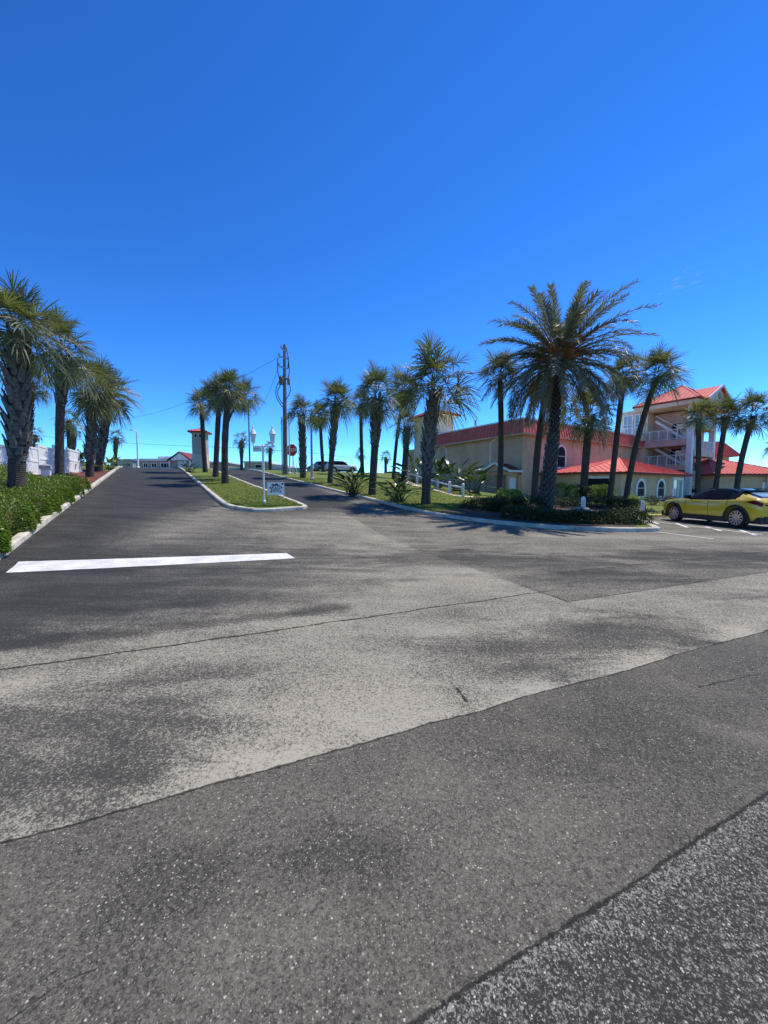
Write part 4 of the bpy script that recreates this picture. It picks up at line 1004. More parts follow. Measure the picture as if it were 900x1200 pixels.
# ------------------------------------------------------------------ buildings
class Frame:
    def __init__(s, cx, cy, ang): s.cx, s.cy = cx, cy; s.c, s.s = math.cos(ang), math.sin(ang); s.ang = ang
    def X(s, px, y=0):      # local x seen at photo column px on the plane local y
        u = (px-450)/F; return (u*(s.cy + s.c*y) - s.cx + s.s*y)/(s.c - s.s*u)
    def Yl(s, px, x=0):
        u = (px-450)/F; return (s.cx + s.c*x - u*(s.cy + s.s*x))/(s.c*u + s.s)
    def Z(s, py, x, y): 
        Yw = s.cy + s.s*x + s.c*y; Xw = s.cx + s.c*x - s.s*y
        px = 450 + F*Xw/Yw; return P(px, py, Yw).z
def ring(mb, x0, x1, y0, y1, z0, o0, z1, o1, mi=0, sides='LFRB'):
    q0 = [(x0-o0,y0-o0,z0),(x1+o0,y0-o0,z0),(x1+o0,y1+o0,z0),(x0-o0,y1+o0,z0)]; q1 = [(x0-o1,y0-o1,z1),(x1+o1,y0-o1,z1),(x1+o1,y1+o1,z1),(x0-o1,y1+o1,z1)]
    mb.add(q0 + q1, [(0,1,5,4),(1,2,6,5),(2,3,7,6),(3,0,4,7)], mi)
def seams(mb, p0, p1, t0, t1, n, w=.05, h=.06):
    """standing seams between eave line p0-p1 and top line t0-t1"""
    p0, p1, t0, t1 = map(Vector, (p0,p1,t0,t1)); nn = (p1-p0).cross(t0-p0).normalized()
    if nn.z < 0: nn = -nn
    for i in range(n+1):
        f = i/n; a = p0.lerp(p1, f) + nn*h*.4; b = t0.lerp(t1, f) + nn*h*.4
        if (b-a).length > .15: mb.bar(a, b, w, h, up=nn)
def mansard(name, parent, x0, x1, y0, y1, z0, z1, o0, o1, sp=.42, inset=.0):
    m = MB(); ring(m, x0, x1, y0, y1, z0, o0, z1, o1)
    m.add([(x0-o0,y0-o0,z0-.001),(x1+o0,y0-o0,z0-.001),(x1+o0,y1+o0,z0-.001),(x0-o0,y1+o0,z0-.001)], [(3,2,1,0)])
    seams(m, (x0-o0,y0-o0,z0), (x1+o0,y0-o0,z0), (x0-o1,y0-o1,z1), (x1+o1,y0-o1,z1), int((x1-x0)/sp))
    seams(m, (x0-o0,y0-o0,z0), (x0-o0,y1+o0,z0), (x0-o1,y0-o1,z1), (x0-o1,y1+o1,z1), int((y1-y0)/sp))
    seams(m, (x1+o0,y0-o0,z0), (x1+o0,y1+o0,z0), (x1+o1,y0-o1,z1), (x1+o1,y1+o1,z1), int((y1-y0)/sp))
    r = m.build(name, M['redroof'], parent)
    m = MB(); e = .06; m.box(x0-o1-e, x1+o1+e, y0-o1-e, y1+o1+e, z1, z1+.14); m.build('coping', M['white'], r)
    m = MB(); m.box(x0-o0-.04, x1+o0+.04, y0-o0-.04, y0-o0+.08, z0-.16, z0-.006); m.box(x0-o0-.04, x0-o0+.08, y0-o0+.085, y1+o0+.04, z0-.16, z0-.006); m.box(x1+o0-.08, x1+o0+.04, y0-o0+.085, y1+o0+.04, z0-.16, z0-.006); m.build('gutter', M['tan'], r)
    return r
def hip(name, parent, eave, apexes, top_of, z_eave, sp=.5, mat=None):
    """hip roof: eave polygon corners (xy), top_of[i] gives the ridge point each corner climbs to"""
    m = MB(); n = len(eave); E = [Vector((*p, z_eave)) for p in eave]; T = [Vector(apexes[k]) for k in top_of]
    for i in range(n):
        j = (i+1) % n
        if (T[i]-T[j]).length < 1e-6: m.add([E[i],E[j],T[i]], [(0,1,2)])
        else: m.add([E[i],E[j],T[j],T[i]], [(0,1,2,3)])
        L = (E[j]-E[i]).length; k = max(1, int(L/sp)); nn = (E[j]-E[i]).cross(T[i]-E[i]).normalized()
        if nn.z < 0: nn = -nn
        d = (E[j]-E[i]).normalized(); up = (nn.cross(d)); up = up if up.z > 0 else -up
        for q in range(1, k):        # seams run straight up the slope until they meet a hip
            a = E[i].lerp(E[j], q/k); best = None
            for (s0, s1) in ((E[i],T[i]),(T[i],T[j]),(T[j],E[j])):
                e = s1 - s0
                if e.length < 1e-6: continue
                # solve in slope plane coordinates
                ax, bx = (s0-a).dot(d), e.dot(d)
                if abs(bx) < 1e-6: continue
                f = -ax/bx
                if 0 <= f <= 1:
                    h = (s0 + e*f - a).dot(up)
                    if h > .1 and (best is None or h < best): best = h
            if best: m.bar(a + nn*.02, a + up*best + nn*.02, .045, .05, up=nn)
    for i in range(n): m.bar(E[i] + Vector((0,0,.02)), T[i] + Vector((0,0,.03)), .16, .06)
    m.poly([e - Vector((0,0,.005)) for e in reversed(E)])
    r = m.build(name, mat or M['redroof'], parent)
    m = MB()
    for i in range(n):
        j = (i+1) % n; m.bar(E[i] - Vector((0,0,.11)), E[j] - Vector((0,0,.11)), .06, .20)
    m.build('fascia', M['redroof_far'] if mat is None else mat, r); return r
def arch(parent, c, u, n, w, h, fw, glass, spring=None, bars=True, blind=False, dep=.09):
    """arched window: frame (proud of the wall) with a pane as sub-part. c = bottom centre on the wall"""
    c, u, n = Vector(c), Vector(u).normalized(), Vector(n).normalized(); zz = Vector((0,0,1))
    def outline(hw, bottom, top, sp):
        pts = [(-hw, bottom), (hw, bottom), (hw, sp)]; N = 12
        for i in range(1, N): an = math.pi*i/N; pts.append((hw*math.cos(an), sp + (top-sp)*math.sin(an)))
        pts.append((-hw, sp)); return pts
    sp = spring if spring is not None else h - w/2
    o = outline(w/2, 0, h, sp); i_ = outline(w/2-fw, fw, h-fw, sp)
    def pt(a, d): return c + u*a[0] + zz*a[1] + n*d
    m = MB(); N = len(o); vs = [pt(a, dep) for a in o] + [pt(a, dep) for a in i_] + [pt(a, .0) for a in o] + [pt(a, .008) for a in i_]
    fs = []
    for k in range(N):
        q = (k+1) % N; fs += [(k,q,N+q,N+k), (2*N+k,2*N+q,q,k), (N+k,N+q,3*N+q,3*N+k)]
    m.add(vs, fs)
    m.bar(c + u*(-w/2-.06) + n*.07 - zz*.03, c + u*(w/2+.06) + n*.07 - zz*.03, .14, .07)
    if bars:
        m.bar(c + zz*(h*.52) - u*(w/2-fw) + n*.04, c + zz*(h*.52) + u*(w/2-fw) + n*.04, .03, .05)
    f = fixn(m.build('window', M['white'], parent))
    m = MB(); m.poly([pt(a, .02) for a in i_]); m.build('pane', glass, f); return f
def rect_win(parent, c, u, n, w, h, fw, glass, name='window', mull=1, cross=0, frame=None, dep=.08):
    c, u, n = Vector(c), Vector(u).normalized(), Vector(n).normalized(); zz = Vector((0,0,1)); m = MB(); d = n*(dep/2)
    def b(p, q, wd): m.bar(p + d, q + d, wd, dep, up=n)
    b(c - u*(w/2) + zz*(fw/2), c + u*(w/2) + zz*(fw/2), fw); b(c - u*(w/2) + zz*(h-fw/2), c + u*(w/2) + zz*(h-fw/2), fw)
    for s in (-1, 1): b(c + u*s*(w/2-fw/2) + zz*fw, c + u*s*(w/2-fw/2) + zz*(h-fw), fw)
    for k in range(mull): x = -w/2 + w*(k+1)/(mull+1); b(c + u*x + zz*fw, c + u*x + zz*(h-fw), fw*.6)
    for k in range(cross): z = h*(k+1)/(cross+1); m.bar(c - u*(w/2-fw) + zz*z + n*.03, c + u*(w/2-fw) + zz*z + n*.03, fw*.5, .03, up=n)
    f = m.build(name, frame or M['white'], parent); m = MB(); q = w/2-fw
    m.poly([c - u*q + zz*fw + n*.015, c + u*q + zz*fw + n*.015, c + u*q + zz*(h-fw) + n*.015, c - u*q + zz*(h-fw) + n*.015]); m.build('pane', glass, f); return f
def panel_door(parent, c, u, n, w, h, mat, label=None):
    c, u, n = Vector(c), Vector(u).normalized(), Vector(n).normalized(); zz = Vector((0,0,1)); m = MB()
    m.bar(c + zz*h/2 - u*w/2 + n*.03, c + zz*h/2 + u*w/2 + n*.03, h if False else .06, h, up=zz)
    for a in (-.22,.22):
        for z0, z1 in ((.12,.45),(.52,.92)):
            m.bar(c + u*a*w + zz*h*z0 + n*.066, c + u*a*w + zz*h*z1 + n*.066, w*.30, .014, up=n)
    o = m.build('door', mat, parent)
    m = MB(); m.bar(c + u*w*.4 + zz*h*.47 + n*.06, c + u*w*.4 + zz*h*.47 + n*.13, .05, .05); m.build('handle', M['galv'], o)
    if label: o['label'] = label
    return o
# --- clubhouse: long two-storey block, tower, porch, low hip-roofed wing
ANG = math.atan2(.530, .848)
fr = Frame(13.4, 36.2, ANG)
club = thing('clubhouse', 'long tan two-storey building with red metal mansard roof, porch and low wing', 'building', (13.4,36.2,0), ANG)
LX, LY = 23.0, 12.6
m = MB(); m.box(0, LX, 0, LY, -1.0, 7.05); m.build('wall', M['tan'], club)
mansard('roof', club, 0, LX, 0, LY, 6.98, 8.36, .55, .14)
m = MB(); m.box(.1, LX-.1, .1, LY-.1, 8.2, 8.42); m.build('flat_roof', M['flatroof'], club)
m = MB(); m.bar((-.02,-.06,.3),(-.02,-.06,6.75),.10,.10); m.bar((-.02,-.06,6.75),(-.35,-.40,6.95),.10,.10); m.build('downspout', M['tan'], club)
for p0, p1 in ((573,589.5),(507,518)):
    y0, y1 = fr.Yl(p1), fr.Yl(p0); y1 = min(y1, 12.5); y0 = y1-1.75 if p0 == 507 else y0
    f = arch(club, (0,(y0+y1)/2, 4.05), (0,-1,0), (-1,0,0), 1.75, 2.85, .15, M['tan'], bars=False)
    f['label'] = 'blind arch with white surround' if 'label' in f else 'blind arch with white surround'
x0, x1 = 5.4, 7.3
arch(club, ((x0+x1)/2, 0, 3.75), (1,0,0), (0,-1,0), 1.8, 2.55, .2, M['glass'])
m = MB(); m.box(2.6, LX-3.2, -.07, -.004, 4.3, 4.5) if False else None
# porch against the left wall
py0, py1, pxo = .15, 3.0, -1.75; ze, zr = 3.40, 4.15
por = MB(); ym = (py0+py1)/2
por.add([(pxo-.3,py0-.3,ze),(pxo-.3,py1+.3,ze),(pxo-.3,ym,zr),(-.01,py0-.3,ze),(-.01,py1+.3,ze),(-.01,ym,zr)], [(0,3,5,2),(1,2,5,4)])
por.add([(pxo-.3,py0-.3,ze-.1),(pxo-.3,py1+.3,ze-.1),(-.01,py1+.3,ze-.1),(-.01,py0-.3,ze-.1)], [(0,1,2,3)])
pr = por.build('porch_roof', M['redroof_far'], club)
m = MB(); m.bar((pxo-.33,py0-.36,ze-.04),(pxo-.33,ym,zr),.06,.20); m.bar((pxo-.33,py1+.36,ze-.04),(pxo-.33,ym,zr),.06,.20); m.box(pxo-.3,-.02,py0-.35,py0-.30,ze-.17,ze+.02); m.box(pxo-.3,-.02,py1+.30,py1+.35,ze-.17,ze+.02); m.build('trim', M['white'], pr)
m = MB(); m.box(pxo-.04, pxo+.1, py0-.2, py1+.2, ze-.42, ze-.12); m.add([(pxo-.05,py0-.25,ze-.11),(pxo-.05,py1+.25,ze-.11),(pxo-.05,ym,zr-.06)],[(0,1,2)]); m.build('porch_gable', M['tan'], club)
for (xx, yy) in ((pxo, py0), (pxo, py1), (-.15, py0-.02)):
    m = MB(); m.box(xx-.12, xx+.12, yy-.12, yy+.12, -.2, ze-.43); m.build('porch_post', M['tan'], club)
m = MB(); m.box(pxo-.2, 0, py0-.3, py1+.3, -.6, .42); m.build('step', M['concrete'], club)
m = MB(); m.box(pxo+.12, -.01, py0+.15, py0+.25, .42, ze-.13); m.build('porch_side', M['tan'], club)
panel_door(club, (-.95, py0+.15, .45), (1,0,0), (0,-1,0), .85, 2.25, M['white'])
panel_door(club, (-.02, py0+.95, .45), (0,-1,0), (-1,0,0), .85, 2.25, M['white'])
# tower at the far end
tx0, tx1, ty0, ty1 = -.05, 2.7, 12.7, 17.4
m = MB(); m.box(tx0, tx1, ty0, ty1, -1, 10.9); tw = m.build('tower', M['cream'], club)
m = MB(); m.box(tx0-.02, tx0+2.0, ty1+.02, ty1+2.4, -1, 7.0); m.build('end_wall', M['tan'], club)
hip('tower_roof', club, [(tx0-.7,ty0-.7),(tx1+.7,ty0-.7),(tx1+.7,ty1+.7),(tx0-.7,ty1+.7)], [(1.3,14.6,12.0),(1.3,15.6,12.0)], [0,0,1,1], 11.1)
m = MB(); m.box(tx0-.62,tx1+.62,ty0-.62,ty1+.62,10.9,11.0); m.box(tx1-.25, tx1+.03, ty0-.04, ty0+.2, 6, 10.9); m.build('tower_trim', M['white'], tw)
# low wing
E = [(2.55,-3.84),(5.2,-7.1),(19.5,-7.1),(19.5,0.0),(2.55,0.0)]
Wl = [(3.05,-3.62),(5.42,-6.55),(18.95,-6.55),(18.95,-.01),(3.05,-.01)]
m = MB(); vs = [(x,y,-.8) for x,y in Wl] + [(x,y,3.12) for x,y in Wl]; m.add(vs, [(0,1,6,5),(1,2,7,6),(2,3,8,7),(4,0,5,9)]); m.build('wing_wall', M['tan'], club)
hip('wing_roof', club, E, [(13.2,-2.5,5.0)], [0]*5, 3.18)
m = MB(); m.box(13.0,13.4,-2.5,-.02,3.3,5.0) if False else None
for p0, p1, in ((743,757.3),(767.3,780.3)):
    xa, xb = fr.X(p0,-6.6), fr.X(p1,-6.6); arch(club, ((xa+xb)/2,-6.55,fr.Z(584.6,(xa+xb)/2,-6.6)), (1,0,0), (0,-1,0), min(1.95, xb-xa), fr.Z(560.3,(xa+xb)/2,-6.6)-fr.Z(584.6,(xa+xb)/2,-6.6), .27, M['glass'])
xa, xb = fr.X(787.5,-6.6), min(18.6, fr.X(802,-6.6))
rect_win(club, ((xa+xb)/2,-6.55,.35), (1,0,0), (0,-1,0), xb-xa, 2.5, .30, M['skyglass'], 'french_door', 1, 0)
d = Vector((Wl[1][0]-Wl[0][0], Wl[1][1]-Wl[0][1], 0)).normalized(); nn = Vector((d.y,-d.x,0)); mid = Vector(((Wl[0][0]+Wl[1][0])/2,(Wl[0][1]+Wl[1][1])/2,.75))
rect_win(club, mid, d, nn, 2.2, 2.05, .22, M['glass'], 'window', 0)
m = MB(); m.box(6.9,7.05,-6.7,-6.56,1.9,2.25); m.build('wall_lamp', M['white'], club)
# roof antenna
yb = fr.Yl(557, .8); ant = Vector((fr.cx + fr.c*.8 - fr.s*yb, fr.cy + fr.s*.8 + fr.c*yb, 8.92)); t = thing('roof_antenna', 'thin white antenna mast on the flat roof edge of the tan building', 'antenna', ant + Vector((0,0,-.4)))
m = MB(); m.tube([Vector((0,0,-.3)), Vector((0,0,2.2))], [.035,.02], 6); m.build('mast', M['white'], t); m = MB(); m.box(-.22,-.06,-.1,.1,.2,.85); m.build('junction_box', M['galv'], t)
# white planter by the wing
pt_ = P(672.5,581,30.5); pt_.z = g(pt_.x,pt_.y)+.1
t = thing('planter_urn', 'white pedestal planter standing between the round bush and the low wing', 'planter', pt_)
m = MB(); m.lathe([(.28,-.1),(.28,.1),(.16,.2),(.14,.62),(.2,.7),(.34,.95),(.38,1.15),(.32,1.17)], 12); m.build('urn', M['white'], t); 
m = MB(); rnd = random.Random(2)
for i in range(260): leaf(m, Vector((rnd.gauss(0,.16),rnd.gauss(0,.16),1.1+abs(rnd.gauss(0,.25)))), rdir(rnd,.6), Vector((0.3,0.2,1)), .16, .05, rnd.random()*.4)
m.build('foliage', M['juniper'], t, tint=True)
# --- tall balcony block
fb = Frame(36.3, 44.0, ANG)
tall = thing('apartment_block', 'tall pink and cream balcony block with steep pink-red gabled roof', 'building', (36.3,44.0,0), ANG)
gz = 0.2
m = MB(); m.box(2.4, 9.3, 1.8, 8.2, -.5, 11.3); m.build('wall', M['pink'], tall)
m = MB(); m.box(.7, 2.39, 5.0, 8.2, 7.7, 12.0); m.box(-.1, 2.39, 5.0, 8.2, -.5, 6.9); m.build('side_wall', M['cream'], tall)
def slab(x0,x1,y0,y1,z0,z1,mat,name='floor_slab'):
    m = MB(); m.box(x0,x1,y0,y1,z0,z1); return m.build(name, mat, tall)
zL3 = (fb.Z(521,0,.3), fb.Z(513.5,0,.3)); zL2 = (fb.Z(550.5,0,.3), fb.Z(544.5,0,.3))
slab(-.05,2.39,.53,4.99,zL3[0],zL3[1],M['pink']); slab(-.05,2.39,.53,4.99,zL2[0],zL2[1],M['pink'])
zR = [(fb.Z(503,3,0),fb.Z(497,3,0)),(fb.Z(535,3,0),fb.Z(528,3,0)),(fb.Z(569.5,3,0),fb.Z(563.5,3,0))]
for a, b in zR: slab(.51,6.75,-.12,1.79,a,b,M['cream'])
for x0_,x1_,y0_,y1_ in ((-.02,.50,-.02,.52),(6.76,7.3,-.02,.55)):
    m = MB(); m.box(x0_,x1_,y0_,y1_,-.5,11.45); m.build('column', M['white'], tall)
def railing(p, q, z, h=1.15, n=None):
    p, q = Vector((*p,z)), Vector((*q,z)); m = MB(); L = (q-p).length; n = n or max(3, int(L/.16))
    m.bar(p + Vector((0,0,h)), q + Vector((0,0,h)), .06, .06); m.bar(p + Vector((0,0,.1)), q + Vector((0,0,.1)), .05, .05)
    for i in range(n+1):
        f = i/n; a = p.lerp(q, f); wd = .09 if i % 6 == 0 else .028; m.bar(a + Vector((0,0,.13 if wd < .05 else 0)), a + Vector((0,0,h-.03)), wd, wd)
    return m.build('railing', M['white'], tall)
railing((.05,.56),(.05,4.9),zL3[1],1.25); railing((.05,.56),(.05,4.9),zL2[1],1.25)
for a, b in zR[1:]: railing((.54,0),(6.7,0),b,1.15)
railing((.54,0),(6.7,0),zR[0][1],1.1)
# stair flights seen between the landings
m = MB()
for (a, b) in ((zR[2][1], zR[1][0]), (zR[1][1], zR[0][0])):
    m.bar((1.1,1.0,b), (4.6,1.0,a+.1), .12, .30); m.bar((1.1,1.5,b), (4.6,1.5,a+.1), .12, .30)
    for k in range(9): f = k/8; m.box(1.1+3.4*f-.14, 1.1+3.4*f+.14, 1.0, 1.5, b+(a+.1-b)*f, b+(a+.1-b)*f+.05)
    m.bar((1.1,.95,b+.95), (4.6,.95,a+1.05), .05, .06)
m.build('stair', M['white'], tall)
m = MB()
for z0_, z1_ in ((zL2[1], zL3[0]), (zL3[1], 10.3)):
    m.bar((1.4,1.2,z0_+.1), (1.4,4.4,z1_), .10, .28); m.bar((1.4,1.2,z0_+1.0), (1.4,4.4,z1_+.7), .05, .07)
m.build('stair', M['white'], tall)
# dark doors and a shade-coloured panel at the back of the walkways
for z in (zL2[1], zL3[1]):
    panel_door(tall, (2.39, 2.4, z), (0,-1,0), (-1,0,0), 1.0, 2.2, M['dark'])
m = MB(); m.box(2.36,2.385,1.9,4.95,zL2[1]+.02,zL3[0]-.3); m.build('shade_panel', M['brownhouse'], tall)  # darker panel stands in for the shade at the back of the lower walkway
for (a, b) in zR[1:]: rect_win(tall, (5.9, 1.79, b+.3), (1,0,0), (0,-1,0), 1.1, 1.7, .1, M['glass'])
# glazed corner lounge of the third floor, with curved cream balcony
for yy in (5.95, 7.35):
    rect_win(tall, (.69, yy, 8.9), (0,-1,0), (-1,0,0), 1.25, 2.6, .16, M['skyglass'], 'window', 1, 1)
m = MB(); m.box(-.9,.69,5.05,8.6,7.75,8.55); m.build('balcony', M['cream'], tall)
railing((-.8,5.1),(-.8,8.5),8.55,1.0)
# ground floor
m = MB(); m.box(.52,6.74,.2,1.75,-.3,zR[2][0]-.02); m.build('ground_store', M['white'], tall)
for i in range(3): m = MB(); m.box(1.3+i*1.9,2.4+i*1.9,.10,.195,1.15,1.6); m.build('store_window', M['glass'], tall)
m = MB(); m.box(1.0,6.6,-.2,.19,.85,.95); m.build('counter', M['white'], tall)
# roof: soffit, hip block and front gable
m = MB(); m.box(-1.15,9.95,-.75,5.9,11.46,12.1); so = m.build('soffit', M['cream'], tall)
zE = 12.12
hip('roof', tall, [(-1.25,-.85),(10.05,-.85),(10.05,6.0),(-1.25,6.0)], [(3.4,2.4,14.7),(5.6,2.6,14.7)], [0,1,1,0], zE)
gm = MB(); gx0, gx1, gxm, gy = .9, 8.3, 4.6, -1.25; zg = 14.1
gm.add([(gx0-.5,gy,zE-.05),(gxm,gy,zg),(gxm,2.2,zg),(gx0-.5,1.6,zE-.05)],[(0,1,2,3)]); gm.add([(gx1+.5,gy,zE-.05),(gxm,gy,zg),(gxm,2.2,zg),(gx1+.5,1.6,zE-.05)],[(3,2,1,0)])
seams(gm, (gx0-.5,gy,zE-.05),(gx0-.5,1.6,zE-.05),(gxm,gy,zg),(gxm,2.2,zg), 8); seams(gm, (gx1+.5,gy,zE-.05),(gx1+.5,1.6,zE-.05),(gxm,gy,zg),(gxm,2.2,zg), 8)
gr = gm.build('gable_roof', M['redroof'], tall)
m = MB(); m.add([(gx0-.1,-.95,zE-.3),(gx1+.1,-.95,zE-.3),(gxm,-.95,zg-.15)],[(0,1,2)]); m.build('gable_wall', M['cream'], tall)
m = MB(); m.bar((gx0-.55,gy-.03,zE-.08),(gxm,gy-.03,zg-.02),.06,.26); m.bar((gx1+.55,gy-.03,zE-.08),(gxm,gy-.03,zg-.02),.06,.26); m.build('bargeboard', M['white'], gr)
m = MB(); m.lathe([(.42,0),(.42,.05)], 8); o = m.build('gable_vent', M['brownhouse'], tall); o.location = (gxm,-.97,zE+.75); o.rotation_euler = (R(90),0,0)
# --- right-hand low building
f2 = Frame(38.4, 43.2, 0.0)
rb = thing('pavilion', 'low tan building at the right edge with coral hip roof and raised mansard', 'building', (38.4,43.2,0), 0)
m = MB(); m.box(0,6.0,0,9,-.5,3.3); m.build('wall', M['tan'], rb)
m = MB(); m.box(5.9,6.7,-.35,.4,-.5,3.3); m.build('corner_pier', M['cream'], rb)
m = MB(); m.box(.3,6.3,-.14,-.005,2.6,2.95); m.build('beam', M['tan'], rb)
hip('roof', rb, [(-.7,-.8),(9.2,-.8),(9.2,10),(-.7,10)], [(3.3,4.6,5.35),(5.0,4.6,5.35)], [0,1,1,0], 3.36)
m = MB(); m.box(6.72,8.6,.6,9.2,-.5,3.2); m.build('side_wall', M['tan'], rb)
m = MB(); m.box(5.2,10.2,9.2,16,3,6.6); m.build('upper_wall', M['tan'], rb)
m = MB(); z0_, z1_ = f2.Z(535,7,9), f2.Z(517.5,7,9); m.add([(3.6,8.5,z0_),(11.4,8.5,z0_),(9.6,9.6,z1_),(3.6,9.6,z1_),(11.4,16,z0_),(9.6,15,z1_),(3.6,16,z0_),(3.6,15,z1_)],[(0,1,2,3),(1,4,5,2),(4,6,7,5),(6,0,3,7)])
seams(m, (3.6,8.5,z0_),(11.4,8.5,z0_),(3.6,9.6,z1_),(9.6,9.6,z1_), 18); ur = m.build('mansard_roof', M['redroof'], rb)
m = MB(); m.box(3.6,9.65,9.55,15.1,z1_,z1_+.12); m.build('coping', M['white'], ur)
# white sign post at the right edge
p = P(897,600,30); p.z = g(p.x,p.y)
t = thing('white_frame_sign', 'white framed sign post at the right edge behind the yellow car', 'sign', p, R(-10))
m = MB(); m.box(-.32,-.22,-.05,.05,-.1,2.2); m.box(.22,.32,-.05,.05,-.1,2.2); m.build('post', M['white'], t); m = MB(); m.box(-.219,.219,-.03,.03,1.2,2.05); m.build('panel', M['carblue'], t)
# --- far side of the beach road
def far_box(name, label, cat, pxl, pxr, pyt, Y, depth, mat, roofmat, rz=0, eave=.25, base=None, rh=.25):
    a = P(pxl, pyt, Y); b = P(pxr, pyt, Y); w = b.x-a.x; gz = min(g(a.x,Y), g(b.x,Y), g(a.x,Y+depth)); t = thing(name, label, cat, (a.x, Y, gz), rz)
    h = a.z - gz; m = MB(); m.box(0, w, 0, depth, -1, h-rh); m.build('wall', mat, t); m = MB(); m.box(-eave, w+eave, -eave, depth+eave, h-rh, h); m.build('roof', roofmat, t)
    return t, w, h
t, w, h = far_box('beach_house', 'pale gray-blue flat house across the road, left of the white street light', 'house', 129, 155, 538, 78, 8, M['grayhouse'], M['brownhouse'])
rect_win(t, (w*.80,0,h-1.45), (1,0,0), (0,-1,0), 1.1, .8, .06, M['glass']); rect_win(t, (w*.3,0,h-1.45), (1,0,0), (0,-1,0), 1.0, .8, .06, M['skyglass'])
t, w, h = far_box('motel', 'low taupe motel across the road with white flat roof and gabled entrance', 'building', 159, 200, 537.5, 76, 9, M['brownhouse'], M['flatroof'], rh=.45)
for f_, ww in ((.28,1.0),(.52,1.2)): rect_win(t, (w*f_,0,h-1.85), (1,0,0), (0,-1,0), ww, 1.0, .12, M['glass'], mull=1)
rect_win(t, (w*.84,0,h-1.95), (1,0,0), (0,-1,0), 2.0, 1.15, .14, M['glass'], mull=2)
m = MB(); m.box(w*.55,w*1.02,1.0,8,h+.003,h+.55); m.build('upper_roof', M['flatroof'], t)
wg = P(229,534,75).x - P(200,534,75).x; ze_ = h; zg_ = P(215,529,75).z - t.location.z
m = MB(); m.box(w+.3,w+wg-.3,-.8,8,-1,ze_-.5); m.build('entrance_wall', M['brownhouse'], t)
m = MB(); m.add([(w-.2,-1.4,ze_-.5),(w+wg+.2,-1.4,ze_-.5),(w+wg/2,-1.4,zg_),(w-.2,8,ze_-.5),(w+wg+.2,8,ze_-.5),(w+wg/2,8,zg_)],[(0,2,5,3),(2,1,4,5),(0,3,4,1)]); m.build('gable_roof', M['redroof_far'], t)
m = MB(); m.add([(w+.4,-1.2,ze_-.45),(w+wg-.4,-1.2,ze_-.45),(w+wg/2,-1.2,zg_-.25)],[(0,1,2)]); m.build('gable_panel', M['white'], t)
rect_win(t, (w+wg*.55,-.8,.2), (1,0,0), (0,-1,0), 1.6, 2.3, .18, M['skyglass'], 'door', 1)
for xx in (w+.3, w+wg-.5): m = MB(); m.box(xx,xx+.22,-1.35,-1.1,-1,ze_-.51); m.build('porch_post', M['white'], t)
t, w, h = far_box('annex', 'dark low annex with pale roof seen between the island palm trunks', 'building', 241, 266, 541, 77, 8, M['brownhouse'], M['flatroof'])
rect_win(t, (w*.5,0,h-1.7), (1,0,0), (0,-1,0), 1.5, .9, .1, M['glass'])
# beige entrance tower
a = P(226,553,57); wT = P(240,553,57).x - a.x; zt = P(233,507,57).z; a.z = g(a.x,57)
t = thing('gate_tower', 'slim beige tower with a small red cap left of the island palms', 'tower', a, R(8))
hT = zt - a.z; m = MB(); m.box(0,wT,0,wT,-1,hT); m.build('shaft', M['greige'], t); m = MB(); m.box(-.06,wT+.06,-.06,wT+.06,-1,hT*.42); m.build('base', M['cream'], t)
m = MB(); m.box(-.3,wT+.3,-.3,wT+.3,hT,hT+.14); m.build('cornice', M['cream'], t)
hip('cap', t, [(-.42,-.42),(wT+.42,-.42),(wT+.42,wT+.42),(-.42,wT+.42)], [(wT/2,wT/2,hT+.78)], [0]*4, hT+.24)
for x_ in (.32,.68): rect_win(t, (wT*x_,0,hT-.75), (1,0,0), (0,-1,0), .45, .6, .05, M['glass'], mull=0)
t, w, h = far_box('beach_cottage', 'tan flat-roofed cottage with one dark window behind the white lamp post', 'house', 286, 313, 540.5, 72, 8, M['greige'], M['flatroof'])
rect_win(t, (w*.62,0,h-1.6), (1,0,0), (0,-1,0), 1.3, .95, .08, M['dark'], mull=0)
m = MB(); m.box(w*.85,w*1.05,-.2,3,h-.9,h-.75); m.build('awning', M['brownhouse'], t)
t, w, h = far_box('carport', 'low building with bright white roof just left of the utility pole', 'building', 317, 333, 544.5, 74, 8, M['greige'], M['flatroof'], rh=.7)
def gable_house(label, pxl, pxr, pye, pyr, Y):
    a = P(pxl,pye,Y); b = P(pxr,pye,Y); w = b.x-a.x; a.z = g(a.x,Y); he = P(pxl,pye,Y).z-a.z; hr = P(pxl,pyr,Y).z-a.z; t = thing('gable_house', label, 'house', a)
    m = MB(); m.box(.3,w-.3,0,8,-1,he); m.add([(.3,0,he),(w-.3,0,he),(w/2,0,hr-.2)],[(0,1,2)]); m.build('wall', M['brownhouse'], t)
    m = MB(); m.add([(-.1,-.5,he-.1),(w/2,-.5,hr),(w/2,8.4,hr),(-.1,8.4,he-.1)],[(0,1,2,3)]); m.add([(w+.1,-.5,he-.1),(w/2,-.5,hr),(w/2,8.4,hr),(w+.1,8.4,he-.1)],[(3,2,1,0)]); m.build('roof', M['flatroof'], t)
    rect_win(t, (w*.5,0,he-1.0), (1,0,0), (0,-1,0), 1.4, .9, .1, M['glass'])
gable_house('brown gabled house with white roof edges right of the stop sign', 358, 377, 549, 543.5, 76)
